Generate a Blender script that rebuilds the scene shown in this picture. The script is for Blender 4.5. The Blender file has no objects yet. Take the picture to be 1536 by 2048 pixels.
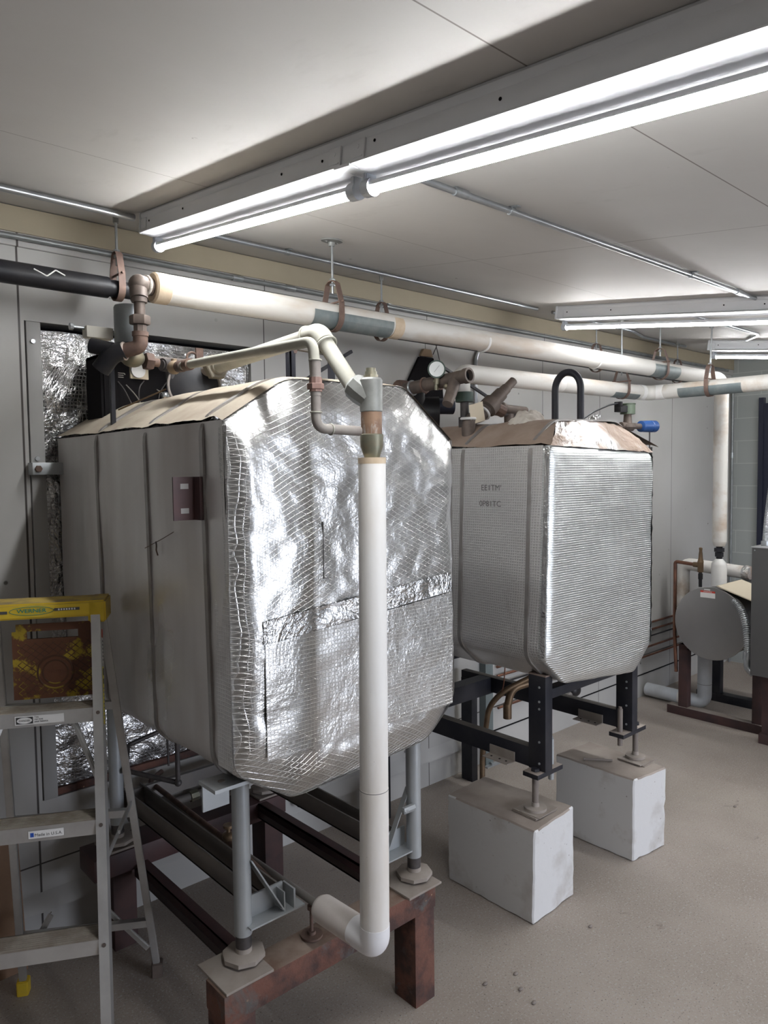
import bpy, bmesh, math, random
from mathutils import Vector, Matrix, noise
random.seed(7)
C = bpy.context.scene.collection
PI = math.pi
V = Vector
# ------------------------------------------------------------------ materials
MATS = {}
class G:
    def __init__(s, name):
        s.m = bpy.data.materials.new(name); s.m.use_nodes = True
        s.t = s.m.node_tree; s.n = s.t.nodes; s.n.clear()
        s.out = s.n.new('ShaderNodeOutputMaterial'); s.b = s.n.new('ShaderNodeBsdfPrincipled')
        s.t.links.new(s.b.outputs[0], s.out.inputs[0])
        s.tc = s.n.new('ShaderNodeTexCoord').outputs['Object']
    def L(s, a, b): s.t.links.new(a, b)
    def put(s, sock, v):
        if v is None: return
        if isinstance(v, bpy.types.NodeSocket): s.L(v, sock)
        else: sock.default_value = v
    def math(s, op, a, b=None, c=None, clamp=False):
        n = s.n.new('ShaderNodeMath'); n.operation = op; n.use_clamp = clamp
        s.put(n.inputs[0], a); s.put(n.inputs[1], b)
        if c is not None: s.put(n.inputs[2], c)
        return n.outputs[0]
    def dot(s, vec, d):
        n = s.n.new('ShaderNodeVectorMath'); n.operation = 'DOT_PRODUCT'
        s.L(vec, n.inputs[0]); n.inputs[1].default_value = d; return n.outputs['Value']
    def scale(s, vec, d):
        n = s.n.new('ShaderNodeVectorMath'); n.operation = 'MULTIPLY'
        s.L(vec, n.inputs[0]); n.inputs[1].default_value = d; return n.outputs[0]
    def noise(s, sc, det=3, rough=.5, vec=None, dist=0):
        n = s.n.new('ShaderNodeTexNoise'); s.L(vec or s.tc, n.inputs['Vector'])
        n.inputs['Scale'].default_value = sc; n.inputs['Detail'].default_value = det
        n.inputs['Roughness'].default_value = rough; n.inputs['Distortion'].default_value = dist
        return n.outputs[0]
    def vor(s, sc, vec=None, feat='F1'):
        n = s.n.new('ShaderNodeTexVoronoi'); n.feature = feat; s.L(vec or s.tc, n.inputs['Vector'])
        n.inputs['Scale'].default_value = sc; return n.outputs['Distance']
    def ramp(s, f, a, b):       # 0 below a, 1 above b
        n = s.n.new('ShaderNodeMapRange'); n.clamp = True; s.L(f, n.inputs[0])
        n.inputs[1].default_value = a; n.inputs[2].default_value = b; return n.outputs[0]
    def mix(s, f, a, b):
        n = s.n.new('ShaderNodeMix'); n.data_type = 'RGBA'; s.put(n.inputs[0], f)
        for i, v in ((6, a), (7, b)):
            if isinstance(v, tuple) and len(v) == 3: v = (*v, 1)
            s.put(n.inputs[i], v)
        return n.outputs[2]
    def lines(s, vec, d, sp, w):   # 1 on thin lines perpendicular to d, spacing sp, width w
        v = s.math('MULTIPLY', s.dot(vec, d), 1/sp)
        f = s.math('FRACT', v); p = s.math('ABSOLUTE', s.math('SUBTRACT', f, .5))
        return s.ramp(p, .5-w/sp, .5-w/sp*.4)
    def line_at(s, axis, at, w):
        d = [0,0,0]; d[axis] = 1
        v = s.math('ABSOLUTE', s.math('SUBTRACT', s.dot(s.tc, d), at))
        return s.math('SUBTRACT', 1.0, s.ramp(v, w*.5, w))
    def bump(s, h, st=.4, dist=.004, prev=None):
        n = s.n.new('ShaderNodeBump'); s.L(h, n.inputs['Height']); n.inputs['Strength'].default_value = st
        n.inputs['Distance'].default_value = dist
        if prev: s.L(prev, n.inputs['Normal'])
        return n.outputs[0]
    def fin(s, col=None, rough=None, metal=None, nrm=None, em=None, est=None):
        b = s.b.inputs
        if isinstance(col, tuple): col = (*col, 1)
        s.put(b['Base Color'], col); s.put(b['Roughness'], rough); s.put(b['Metallic'], metal)
        if nrm: s.L(nrm, b['Normal'])
        if em: b['Emission Color'].default_value = (*em, 1); b['Emission Strength'].default_value = est
        return s.m
def mk(name, c1, c2=None, sc=6, lo=.4, hi=.65, rough=.6, metal=0, bs=40, bst=.15, bd=.003, spot=None, spsc=60, spth=.12, det=5, c3=None, spec=.5, str_=None):
    if name in MATS: return MATS[name]
    g = G(name); c2 = c2 or c1
    vv = g.scale(g.tc, str_) if str_ else None
    col = g.mix(g.ramp(g.noise(sc, det, .6, vec=vv), lo, hi), c1, c2)
    if c3: col = g.mix(g.ramp(g.noise(sc*.6, det, .7, vec=vv, dist=.6), .55, .68), col, c3)
    g.b.inputs['Specular IOR Level'].default_value = spec
    if spot:
        k = g.math('SUBTRACT', 1.0, g.ramp(g.vor(spsc), spth*.5, spth))
        k = g.math('MULTIPLY', k, g.ramp(g.noise(spsc*.25, 1), .52, .6))
        col = g.mix(k, col, spot)
    nr = g.bump(g.noise(bs, 4, .6), bst, bd)
    MATS[name] = g.fin(col, rough, metal, nr); return MATS[name]
def foil(name, kind=0, base=(.78,.79,.8), rough=.26, sc=1.0, wr=.5, dust=None, dlo=.5, dhi=.75, mt=1.0, smooth=False):
    g = G(name)
    tc = g.tc
    if kind == 0:    # triangular scrim
        a = g.lines(tc, (.40, .40, .90), .0125*sc, .0013); b = g.lines(tc, (-.40, -.40, .90), .0125*sc, .0013)
        c = g.lines(tc, (1, 1, 0), .0075*sc, .0009)
    elif kind == 1:  # square grid
        a = g.lines(tc, (.0, .0, 1), .011*sc, .0016); b = g.lines(tc, (1, 1, .0), .011*sc, .0016)
        c = g.lines(tc, (.5, .5, .87), .05*sc, .001)
    elif kind == 2:  # horizontal ribs
        a = g.lines(tc, (.0, .0, 1), .0095*sc, .002); b = g.lines(tc, (1, 1, .0), .02*sc, .001)
        c = b
    else:            # smooth film
        a = g.lines(tc, (.4, .4, .9), .04, .0006); b = g.lines(tc, (-.4, -.4, .9), .04, .0006); c = b
    sl = g.math('MAXIMUM', g.math('MAXIMUM', a, b), g.math('MULTIPLY', c, .6))
    if kind == 3 and smooth: tc = g.scale(tc, (1, 1, .25))
    w1 = g.noise(4.5, 5, .62, dist=.8); w2 = g.noise(26, 4, .6, dist=.6)
    w3 = g.noise(90, 3, .6)
    rid = g.math('ABSOLUTE', g.math('SUBTRACT', w2, .5))
    mk_ = g.math('ADD', .35, g.math('MULTIPLY', 2.2, g.ramp(g.noise(2.4, 3, .6), .45, .72)))
    n = g.bump(w1, .8*wr, .05)
    n = g.bump(g.math('MULTIPLY', rid, mk_), .9*wr, .014, n)
    n = g.bump(g.math('MULTIPLY', w3, mk_), .5*wr, .003, n)
    n = g.bump(sl, .75 if kind < 3 else .1, .0016, n)
    r = g.math('ADD', rough-.06, g.math('MULTIPLY', g.noise(3, 3), .14))
    col = g.mix(g.ramp(g.noise(2.2, 4, .6), .35, .7), base, tuple(x*.86 for x in base))
    slc = g.math('MULTIPLY', sl, .42 if kind < 2 else .3)
    col = g.mix(slc, col, (.93, .93, .92))
    metal = g.math('MULTIPLY', mt, g.math('SUBTRACT', 1.0, g.math('MULTIPLY', slc, .45)))
    if dust:
        k = g.ramp(g.noise(2.6, 6, .65, dist=.5) if not smooth else g.noise(3.2, 3, .5, vec=g.scale(g.tc, (1, 1.3, .22))), dlo, dhi)
        col = g.mix(k, col, dust); metal = g.math('MULTIPLY', metal, g.math('SUBTRACT', 1.0, g.math('MULTIPLY', k, .85)))
        r = g.math('ADD', r, g.math('MULTIPLY', k, .35))
    MATS[name] = g.fin(col, r, metal, n); return MATS[name]

M_foil = foil('foil_triangle_scrim', 0, base=(.64,.635,.62), rough=.29, wr=.15, sc=1.1)
M_foilsq = foil('foil_square_scrim', 1, base=(.68,.675,.66), rough=.3, wr=.2)
M_foilrib = foil('foil_ribbed', 2, base=(.72,.74,.73), rough=.38, wr=.12, dust=(.5,.45,.4), dlo=.62, dhi=.85)
M_foilside = foil('foil_side_grey', 1, base=(.76,.75,.74), rough=.3, wr=.12, mt=.8, dust=(.3,.27,.25), dlo=.55, dhi=.85)
M_film = foil('film_dusty_grey', 3, base=(.84,.83,.82), rough=.24, wr=.03, dust=(.44,.40,.375), dlo=.3, dhi=.8, mt=.62, smooth=True)
M_foilwall = foil('foil_wall_scrim', 1, base=(.66,.655,.65), rough=.24, wr=.7, sc=1.3)
M_tape = foil('aluminium_tape', 3, base=(.72,.73,.73), rough=.22, wr=.7)
M_dustfoil = foil('foil_dusty_brown', 3, base=(.75,.75,.74), rough=.25, wr=.9, dust=(.42,.31,.24), dlo=.4, dhi=.52)
M_dust = mk('dusty_kraft_cover', (.40,.345,.27), (.30,.24,.185), sc=7, lo=.45, hi=.75, rough=.9, bs=30, bst=.3, c3=(.44,.39,.31))
M_dust2 = mk('brown_dirt_cover', (.24,.175,.135), (.34,.265,.215), sc=5, lo=.4, hi=.7, rough=.9, bs=30, bst=.4, bd=.006)
M_strap = mk('steel_strap_grey', (.30,.28,.265), (.4,.39,.38), sc=8, rough=.4, metal=.6)
M_white = mk('white_pipe_jacket', (.66,.635,.59), (.47,.36,.26), sc=5, lo=.5, hi=.72, rough=.6, bs=60, bst=.08, spot=(.25,.22,.2), spsc=45, spth=.05, str_=(.28,1,1))
M_white2 = mk('white_riser_jacket', (.86,.845,.82), (.74,.68,.61), sc=5, lo=.5, hi=.78, str_=(1,1,.3), rough=.5, bs=60, bst=.06, spot=(.35,.3,.28), spsc=60, spth=.06)
M_whitedirty = mk('dirty_white_jacket', (.72,.69,.65), (.42,.33,.25), sc=5, lo=.5, hi=.7, rough=.6, bs=30, bst=.2)
M_creamend = mk('insulation_raw_end', (.55,.43,.30), (.66,.55,.42), sc=12, rough=.9)
M_stub = mk('grimy_white_jacket', (.60,.54,.50), (.72,.67,.63), sc=4, lo=.4, hi=.7, rough=.75, bst=.15)
M_black = mk('black_pipe', (.012,.012,.015), (.028,.026,.027), sc=6, rough=.45, bst=.1, spec=.3)
M_blackst = mk('black_painted_steel', (.016,.017,.024), (.034,.033,.038), sc=5, rough=.5, bst=.1, spec=.3, spot=(.3,.28,.27), spsc=30, spth=.04)
M_dustblack = mk('dusty_black_top', (.14,.125,.11), (.07,.065,.06), sc=5, rough=.8)
M_rust = mk('rusty_iron', (.13,.085,.07), (.20,.13,.10), sc=18, rough=.7, metal=.3, bst=.3, c3=(.09,.075,.07))
M_rustp = mk('rust_red_timber', (.15,.065,.045), (.065,.035,.03), sc=10, lo=.42, hi=.58, rough=.8, bs=30, bst=.7, bd=.006, c3=(.10,.11,.105), spot=(.3,.2,.13), spsc=30, spth=.12)
M_rusttop = mk('rust_dusty_top', (.17,.105,.075), (.26,.2,.16), sc=8, rough=.85, bst=.4)
M_darkred = mk('dark_oxide_steel', (.075,.035,.035), (.045,.03,.032), sc=5, rough=.55)
M_darkwood = mk('dark_brown_post', (.06,.028,.025), (.035,.02,.02), sc=8, rough=.7)
M_galv = mk('grey_painted_steel', (.42,.44,.45), (.35,.37,.38), sc=4, rough=.38, metal=.35, bst=.08, spot=(.12,.09,.08), spsc=35, spth=.05)
M_plate = mk('dusty_steel_plate', (.34,.30,.265), (.26,.22,.19), sc=6, rough=.8)
M_rail = mk('grey_channel_dusty', (.21,.19,.17), (.16,.15,.145), sc=3, rough=.6)
M_rodgal = mk('galvanised_rod', (.46,.48,.49), (.36,.38,.39), sc=20, rough=.32, metal=.8)
M_conduit = mk('galvanised_conduit', (.50,.52,.54), (.42,.44,.46), sc=10, rough=.28, metal=.85, bst=.03)
M_conduitd = mk('painted_conduit', (.22,.23,.23), (.3,.31,.31), sc=10, rough=.4, metal=.4, bst=.03)
M_saddle = mk('blue_grey_saddle', (.155,.185,.19), (.22,.24,.235), sc=14, rough=.55, metal=.3)
M_iron = mk('black_iron_fitting', (.06,.055,.055), (.11,.095,.09), sc=14, rough=.55, metal=.4)
M_ironbr = mk('brown_iron_fitting', (.16,.125,.105), (.10,.08,.07), sc=14, rough=.6, metal=.4)
M_cast = mk('grey_cast_iron', (.27,.275,.26), (.20,.20,.19), sc=14, rough=.5, metal=.4, bst=.2)
M_patina = mk('patina_brass', (.20,.20,.15), (.27,.22,.15), sc=16, rough=.45, metal=.6)
M_rustnip = mk('rust_nipple', (.27,.17,.11), (.17,.10,.07), sc=20, rough=.6, metal=.3, c3=(.5,.5,.48))
M_dustpipe = mk('dust_coated_pipe', (.42,.41,.35), (.33,.32,.27), sc=7, rough=.75, bst=.1)
M_dustpiped = mk('dark_dust_pipe', (.22,.19,.175), (.30,.28,.25), sc=8, rough=.65, bst=.1)
M_conc = mk('white_concrete', (.64,.635,.63), (.43,.40,.37), sc=4, lo=.5, hi=.72, rough=.85, bs=35, bst=.3, spot=(.3,.27,.25), spsc=22, spth=.09, c3=(.50,.47,.44))
M_conctop = mk('dusty_concrete_top', (.36,.31,.27), (.28,.235,.205), sc=5, rough=.9, bs=40, bst=.2)
M_alu = mk('ladder_aluminium', (.64,.635,.62), (.52,.51,.50), sc=6, rough=.4, metal=.75, bst=.05, spot=(.8,.8,.78), spsc=20, spth=.05)
M_alutop = mk('worn_step_tread', (.27,.23,.19), (.40,.36,.31), sc=14, rough=.7, metal=.2, bst=.3)
M_yellow = mk('yellow_plastic', (.72,.50,.03), (.60,.42,.04), sc=5, rough=.45, c3=(.60,.44,.05), spot=(.12,.06,.03), spsc=22, spth=.12)
M_yelrust = mk('yellow_flaking_tray', (.46,.33,.03), (.15,.06,.03), sc=11, lo=.41, hi=.46, rough=.6, bs=60, bst=.5, c3=(.13,.05,.03), spot=(.75,.7,.65), spsc=14, spth=.12)
M_tubew = mk('white_enamel', (.83,.84,.86), (.80,.81,.83), sc=3, rough=.35, bst=.02)
M_cap = mk('clear_plastic_holder', (.55,.58,.62), rough=.25)
M_vessel = mk('brushed_stainless', (.46,.45,.44), (.41,.40,.39), sc=2, rough=.28, metal=1, bst=.02)
M_cab = mk('dark_grey_enamel', (.075,.073,.072), (.085,.083,.082), sc=2, rough=.45, bst=.03)
M_copper = mk('old_copper', (.27,.13,.085), (.16,.085,.065), sc=12, rough=.4, metal=.8)
M_bronze = mk('old_bronze', (.22,.15,.09), (.14,.095,.06), sc=12, rough=.45, metal=.7)
M_green = mk('dark_green_paint', (.035,.06,.045), (.05,.075,.055), sc=8, rough=.5)
M_olive = mk('olive_paint', (.085,.11,.075), rough=.5)
M_blue = mk('bright_blue_enamel', (.012,.055,.19), rough=.4)
M_paper = mk('cream_paper', (.62,.54,.41), rough=.9)
M_rag = mk('off_white_cloth', (.60,.56,.50), (.42,.37,.32), sc=9, rough=.95, bs=50, bst=.5, bd=.008)
M_tuft = mk('brown_fibre', (.25,.12,.06), rough=1, bst=.8)
M_card = mk('brown_cardboard', (.27,.165,.105), (.22,.135,.085), sc=3, rough=.9)
M_lwhite = mk('sticker_white', (.75,.74,.72), rough=.5)
M_lblack = mk('ink_black', (.03,.03,.03), rough=.6)
M_lblue = mk('ink_blue', (.02,.08,.4), rough=.5)
M_lgreen = mk('ink_green', (.01,.20,.16), rough=.5)
M_lred = mk('ink_red', (.5,.05,.03), rough=.5)
M_lyel = mk('sticker_yellow', (.75,.62,.06), rough=.5)
M_fadedink = mk('faded_grey_ink', (.17,.165,.16), rough=.5)
M_glass = mk('gauge_glass_white', (.75,.77,.75), rough=.1)
M_tan = mk('tan_plywood', (.40,.345,.25), (.36,.31,.225), sc=2, rough=.7, bst=.05, spot=(.05,.04,.03), spsc=3.5, spth=.03)
M_dark = mk('matt_black_and_hole_shade', (.010,.009,.010), rough=.95, spec=.15)  # matt black of real parts, also the painted darkness of gaps and holes
M_yeltop = mk('grimy_yellow_top', (.42,.30,.06), (.2,.15,.08), sc=12, lo=.4, hi=.6, rough=.7)
M_tray2 = mk('brown_tray_ribs', (.10,.045,.025), (.30,.2,.03), sc=14, lo=.5, hi=.56, rough=.6)
M_nail = mk('rust_nail', (.2,.17,.15), rough=.6)
g = G('led_tube_glow'); M_led = g.fin((.9,.9,.9), .4, 0, None, (.97,.985,1.0), 62.0)
# room surfaces
g = G('concrete_floor')
c = g.mix(g.ramp(g.noise(1.3, 6, .6), .35, .7), (.385,.335,.29), (.28,.235,.20))
c = g.mix(g.ramp(g.noise(120, 2, .6), .56, .66), c, (.40,.37,.35))
c = g.mix(g.ramp(g.noise(150, 2, .6), .62, .70), c, (.13,.11,.10))
c = g.mix(g.ramp(g.noise(4.5, 4, .7, dist=1), .68, .76), c, (.20,.165,.145))
M_floor = g.fin(c, .72, 0, g.bump(g.noise(130, 3, .6), .3, .003))
g = G('painted_wall_panel')
c = g.mix(g.ramp(g.noise(1.1, 5, .6), .35, .7), (.49,.48,.46), (.43,.42,.40))
k = g.line_at(0, .826, .005)
for x in (1.872, 2.92, 4.0, 4.68, 5.75, -.2): k = g.math('MAXIMUM', k, g.line_at(0, x, .003))
k = g.math('MAXIMUM', k, g.math('MULTIPLY', g.line_at(2, .325, .004), 1.0))
c = g.mix(k, c, (.05,.04,.035))
sp = g.math('SUBTRACT', 1.0, g.ramp(g.vor(7), .04, .07))
sp = g.math('MULTIPLY', sp, g.ramp(g.noise(2, 2), .46, .5))
c = g.mix(sp, c, (.12,.11,.10))
M_wall = g.fin(c, .5, 0, g.bump(g.noise(30, 3, .5), .05, .002))
g = G('ceiling_board')
c = g.mix(g.ramp(g.noise(1.6, 5, .6), .35, .7), (.60,.575,.545), (.55,.525,.495))
c = g.mix(g.math('MULTIPLY', g.ramp(g.noise(9, 4, .7, vec=g.scale(g.tc, (1, .35, 1))), .62, .75), .35), c, (.43,.41,.38))
k = g.line_at(1, .812, .0025)
for y in (-.41, 2.03): k = g.math('MAXIMUM', k, g.line_at(1, y, .0016))
k = g.math('MAXIMUM', k, g.line_at(0, 2.33, .002))
c = g.mix(k, c, (.20,.17,.15))
sp = g.math('SUBTRACT', 1.0, g.ramp(g.vor(5.5), .03, .06))
sp = g.math('MULTIPLY', sp, g.ramp(g.noise(50, 3), .48, .52))
c = g.mix(sp, c, (.25,.22,.2))
M_ceil = g.fin(c, .6, 0, g.bump(g.noise(80, 3, .5), .08, .002))
g = G('painted_block_wall')
br = g.n.new('ShaderNodeTexBrick')
mp = g.n.new('ShaderNodeCombineXYZ'); sx = g.n.new('ShaderNodeSeparateXYZ'); g.L(g.tc, sx.inputs[0])
g.L(sx.outputs[1], mp.inputs[0]); g.L(sx.outputs[2], mp.inputs[1]); g.L(mp.outputs[0], br.inputs['Vector'])
br.inputs['Scale'].default_value = 1; br.inputs['Brick Width'].default_value = .406; br.inputs['Row Height'].default_value = .203
br.inputs['Mortar Size'].default_value = .005; br.inputs['Mortar Smooth'].default_value = .6
br.inputs['Color1'].default_value = (.33,.345,.325,1); br.inputs['Color2'].default_value = (.31,.325,.31,1); br.inputs['Mortar'].default_value = (.42,.43,.41,1)
M_block = g.fin(br.outputs[0], .6, 0, g.bump(br.outputs[1], -.5, .006))
M_plain = mk('plain_plaster', (.46,.45,.43), rough=.8)
M_yard = mk('outdoor_paving', (.5,.5,.48), rough=.9)

# ------------------------------------------------------------------ mesh builder
def frame(d):
    d = V(d).normalized(); a = V((0,0,1)) if abs(d.z) < .95 else V((1,0,0))
    u = d.cross(a).normalized(); return d, u, d.cross(u).normalized()
class MB:
    def __init__(s): s.bm = bmesh.new()
    def box(s, lo, hi, bev=0, rot=None, piv=None):
        lo = V(lo); hi = V(hi); t = bmesh.new()
        bmesh.ops.create_cube(t, size=1)
        sz = hi-lo; c = (lo+hi)/2
        for v in t.verts: v.co = V((v.co.x*sz.x, v.co.y*sz.y, v.co.z*sz.z))
        if bev: bmesh.ops.bevel(t, geom=t.edges[:], offset=bev, segments=2, affect='EDGES', profile=.6)
        for v in t.verts:
            if rot: v.co = rot @ v.co
            v.co += c
        s.add(t); return s
    def obox(s, c, ax, half, bev=0):   # oriented box: centre, three axes, half sizes
        t = bmesh.new(); bmesh.ops.create_cube(t, size=2)
        for v in t.verts: v.co = V((v.co.x*half[0], v.co.y*half[1], v.co.z*half[2]))
        if bev: bmesh.ops.bevel(t, geom=t.edges[:], offset=bev, segments=2, affect='EDGES')
        A = Matrix((V(ax[0]).normalized(), V(ax[1]).normalized(), V(ax[2]).normalized())).transposed()
        for v in t.verts: v.co = A @ v.co + V(c)
        s.add(t); return s
    def bar(s, a, b, w, h, up=(0,0,1), bev=0):  # bar from a to b with width w (sideways) and height h (along up)
        a = V(a); b = V(b); d = (b-a); l = d.length; d.normalize()
        side = d.cross(V(up)).normalized(); u = side.cross(d).normalized()
        return s.obox((a+b)/2, (d, side, u), (l/2, w/2, h/2), bev)
    def add(s, t):
        me = bpy.data.meshes.new('tmp'); bmesh.ops.recalc_face_normals(t, faces=t.faces[:]); t.to_mesh(me); t.free(); s.bm.from_mesh(me); bpy.data.meshes.remove(me)
    def lathe(s, p0, d, prof, seg=24, cap=True):  # prof: list of (t along d, radius)
        d, u, w = frame(d); p0 = V(p0); t = bmesh.new(); rings = []
        for (h, r) in prof:
            rings.append([t.verts.new(p0 + d*h + (u*math.cos(k*2*PI/seg) + w*math.sin(k*2*PI/seg))*r) for k in range(seg)])
        for a, b in zip(rings, rings[1:]):
            for k in range(seg): t.faces.new((a[k], a[(k+1)%seg], b[(k+1)%seg], b[k]))
        if cap: t.faces.new(rings[0]); t.faces.new(rings[-1])
        s.add(t); return s
    def split_by(s, fn): s.sel = fn; return s
    def cyl(s, a, b, r, seg=20, r2=None, bev=0):
        a = V(a); b = V(b); l = (b-a).length; r2 = r if r2 is None else r2
        pr = [(0, r), (l, r2)] if not bev else [(0, r-bev), (bev, r), (l-bev, r2), (l, r2-bev)]
        return s.lathe(a, b-a, pr, seg)
    def tube(s, pts, r, bend=.04, seg=16, n=6, closed=False, cap=True):
        P = [V(p) for p in pts]; out = []
        if closed: out = P
        else:
            out.append(P[0])
            for i in range(1, len(P)-1):
                a, b, c = P[i-1], P[i], P[i+1]; e1 = (a-b); e2 = (c-b)
                k = min(bend, e1.length*.49, e2.length*.49); s1 = b+e1.normalized()*k; s2 = b+e2.normalized()*k
                for j in range(n+1):
                    f = j/n; out.append(s1*(1-f)**2 + b*2*f*(1-f) + s2*f*f)
            out.append(P[-1])
        t = bmesh.new(); rings = []; N_ = len(out); prev = None
        for i, p in enumerate(out):
            if closed: d = out[(i+1) % N_]-out[i-1]
            else: d = out[min(i+1, N_-1)]-out[max(i-1, 0)]
            d.normalize()
            if prev is None: _, u, w = frame(d)
            else:
                u = (prev - d*prev.dot(d)).normalized(); w = d.cross(u)
            prev = u; rr = r(i/(N_-1)) if callable(r) else r
            rings.append([t.verts.new(p+(u*math.cos(k*2*PI/seg)+w*math.sin(k*2*PI/seg))*rr) for k in range(seg)])
        m = len(rings)
        for i in range(m if closed else m-1):
            a = rings[i]; b = rings[(i+1) % m]
            for k in range(seg): t.faces.new((a[k], a[(k+1)%seg], b[(k+1)%seg], b[k]))
        if cap and not closed: t.faces.new(rings[0]); t.faces.new(rings[-1])
        s.add(t); return s
    def prism(s, poly, axis, a, b, bev=0):   # polygon in the two other axes extruded from a to b
        t = bmesh.new(); vs = []
        for p in poly:
            q = list(p); q.insert(axis, a); vs.append(t.verts.new(q))
        f = t.faces.new(vs); r = bmesh.ops.extrude_face_region(t, geom=[f])
        for v in r['geom']:
            if isinstance(v, bmesh.types.BMVert): v.co[axis] = b
        if bev: bmesh.ops.bevel(t, geom=t.edges[:], offset=bev, segments=2, affect='EDGES')
        s.add(t); return s
    def sphere(s, c, r, seg=16, sc=(1,1,1)):
        t = bmesh.new(); bmesh.ops.create_uvsphere(t, u_segments=seg, v_segments=seg//2+2, radius=r)
        for v in t.verts: v.co = V((v.co.x*sc[0], v.co.y*sc[1], v.co.z*sc[2]))+V(c)
        s.add(t); return s
    def torus(s, c, d, R, r, seg=28, sg=10):
        d, u, w = frame(d); c = V(c)
        return s.tube([c+(u*math.cos(k*2*PI/seg)+w*math.sin(k*2*PI/seg))*R for k in range(seg)], r, seg=sg, closed=True)
    def hexnut(s, c, d, r, h): return s.lathe(V(c)-V(d).normalized()*h/2, d, [(0, r*.93), (h*.12, r), (h*.88, r), (h, r*.93)], 6)
    def grid(s, fn, nu, nv, thick=0):
        t = bmesh.new(); vs = [[t.verts.new(fn(i/nu, j/nv)) for j in range(nv+1)] for i in range(nu+1)]
        for i in range(nu):
            for j in range(nv): t.faces.new((vs[i][j], vs[i+1][j], vs[i+1][j+1], vs[i][j+1]))
        if thick:
            bmesh.ops.solidify(t, geom=t.faces[:], thickness=thick)
        s.add(t); return s
    def build(s, name, mat, sharp=35, up_mat=None):
        me = bpy.data.meshes.new(name); bm = s.bm
        bmesh.ops.remove_doubles(bm, verts=bm.verts[:], dist=1e-6)
        cs = math.cos(math.radians(sharp))
        for f in bm.faces: f.smooth = True
        for e in bm.edges:
            if len(e.link_faces) == 2 and e.link_faces[0].normal.dot(e.link_faces[1].normal) < cs: e.smooth = False
        me.materials.append(mat)
        if up_mat:
            me.materials.append(up_mat)
            for f in bm.faces:
                f.normal_update()
                if f.normal.z > .7: f.material_index = 1
        bm.normal_update(); bm.to_mesh(me); bm.free()
        o = bpy.data.objects.new(name, me); C.objects.link(o); return o
def text(st, size, o, xd, yd, depth=.0006, center=True, sx=1):
    cu = bpy.data.curves.new('t', 'FONT'); cu.body = st; cu.size = size; cu.extrude = depth
    if center: cu.align_x = 'CENTER'; cu.align_y = 'CENTER'
    ob = bpy.data.objects.new('t', cu); C.objects.link(ob)
    dg = bpy.context.evaluated_depsgraph_get(); me = bpy.data.meshes.new_from_object(ob.evaluated_get(dg))
    bpy.data.objects.remove(ob); bpy.data.curves.remove(cu)
    xd = V(xd).normalized(); yd = V(yd).normalized(); zd = xd.cross(yd)
    m = MB(); 
    for v in me.vertices: v.co = V(o)+xd*v.co.x*sx+yd*v.co.y+zd*v.co.z
    m.bm.from_mesh(me); bpy.data.meshes.remove(me); return m
# ------------------------------------------------------------------ things
class Thing:
    def __init__(s, name, label, cat, group=None):
        s.o = bpy.data.objects.new(name, None); C.objects.link(s.o); s.o.empty_display_size = .05
        s.o['label'] = label; s.o['category'] = cat
        if group: s.o['group'] = group
        s.parts = []
    def part(s, name, mb, mat, parent=None, label=None, sharp=35, up_mat=None):
        o = mb.build(name, mat, sharp, up_mat) if isinstance(mb, MB) else mb
        o.parent = parent or s.o; s.parts.append(o)
        if label: o['label'] = label
        return o
    def done(s, rest_z=None):
        lo = V((1e9,)*3); hi = -lo
        for p in s.parts:
            for v in p.data.vertices:
                for i in range(3): lo[i] = min(lo[i], v.co[i]); hi[i] = max(hi[i], v.co[i])
        b = V(((lo.x+hi.x)/2, (lo.y+hi.y)/2, lo.z))
        for p in s.parts: p.data.transform(Matrix.Translation(-b))
        s.o.location = b; s.base = b; return s
def single(name, mb, mat, label, cat, group=None, sharp=35, up_mat=None):
    o = mb.build(name, mat, sharp, up_mat); recenter(o)
    o['label'] = label; o['category'] = cat
    if group: o['group'] = group
    return o
def recenter(o):
    co = [v.co for v in o.data.vertices]
    b = V(((min(c.x for c in co)+max(c.x for c in co))/2, (min(c.y for c in co)+max(c.y for c in co))/2, min(c.z for c in co)))
    o.data.transform(Matrix.Translation(-b)); o.location = b
def copy_tree(o, loc, label=None, group=None):
    def cp(a, par):
        c = a.copy(); C.objects.link(c); c.parent = par
        for ch in [x for x in a.children]: cp(ch, c)
        return c
    r = cp(o, None); r.location = loc
    if label: r['label'] = label
    if group: r['group'] = group
    return r
def struct(name, mb, mat, **k):
    o = mb.build(name, mat, **k); o['kind'] = 'structure'; return o
KS = .1285
def cz(y): return 2.77 - KS*(2.909-y)
CN = V((0, -KS, 1)).normalized()      # ceiling normal (upward)
AY = V((0, 1, KS)).normalized()       # direction along the ceiling towards the long wall
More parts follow.
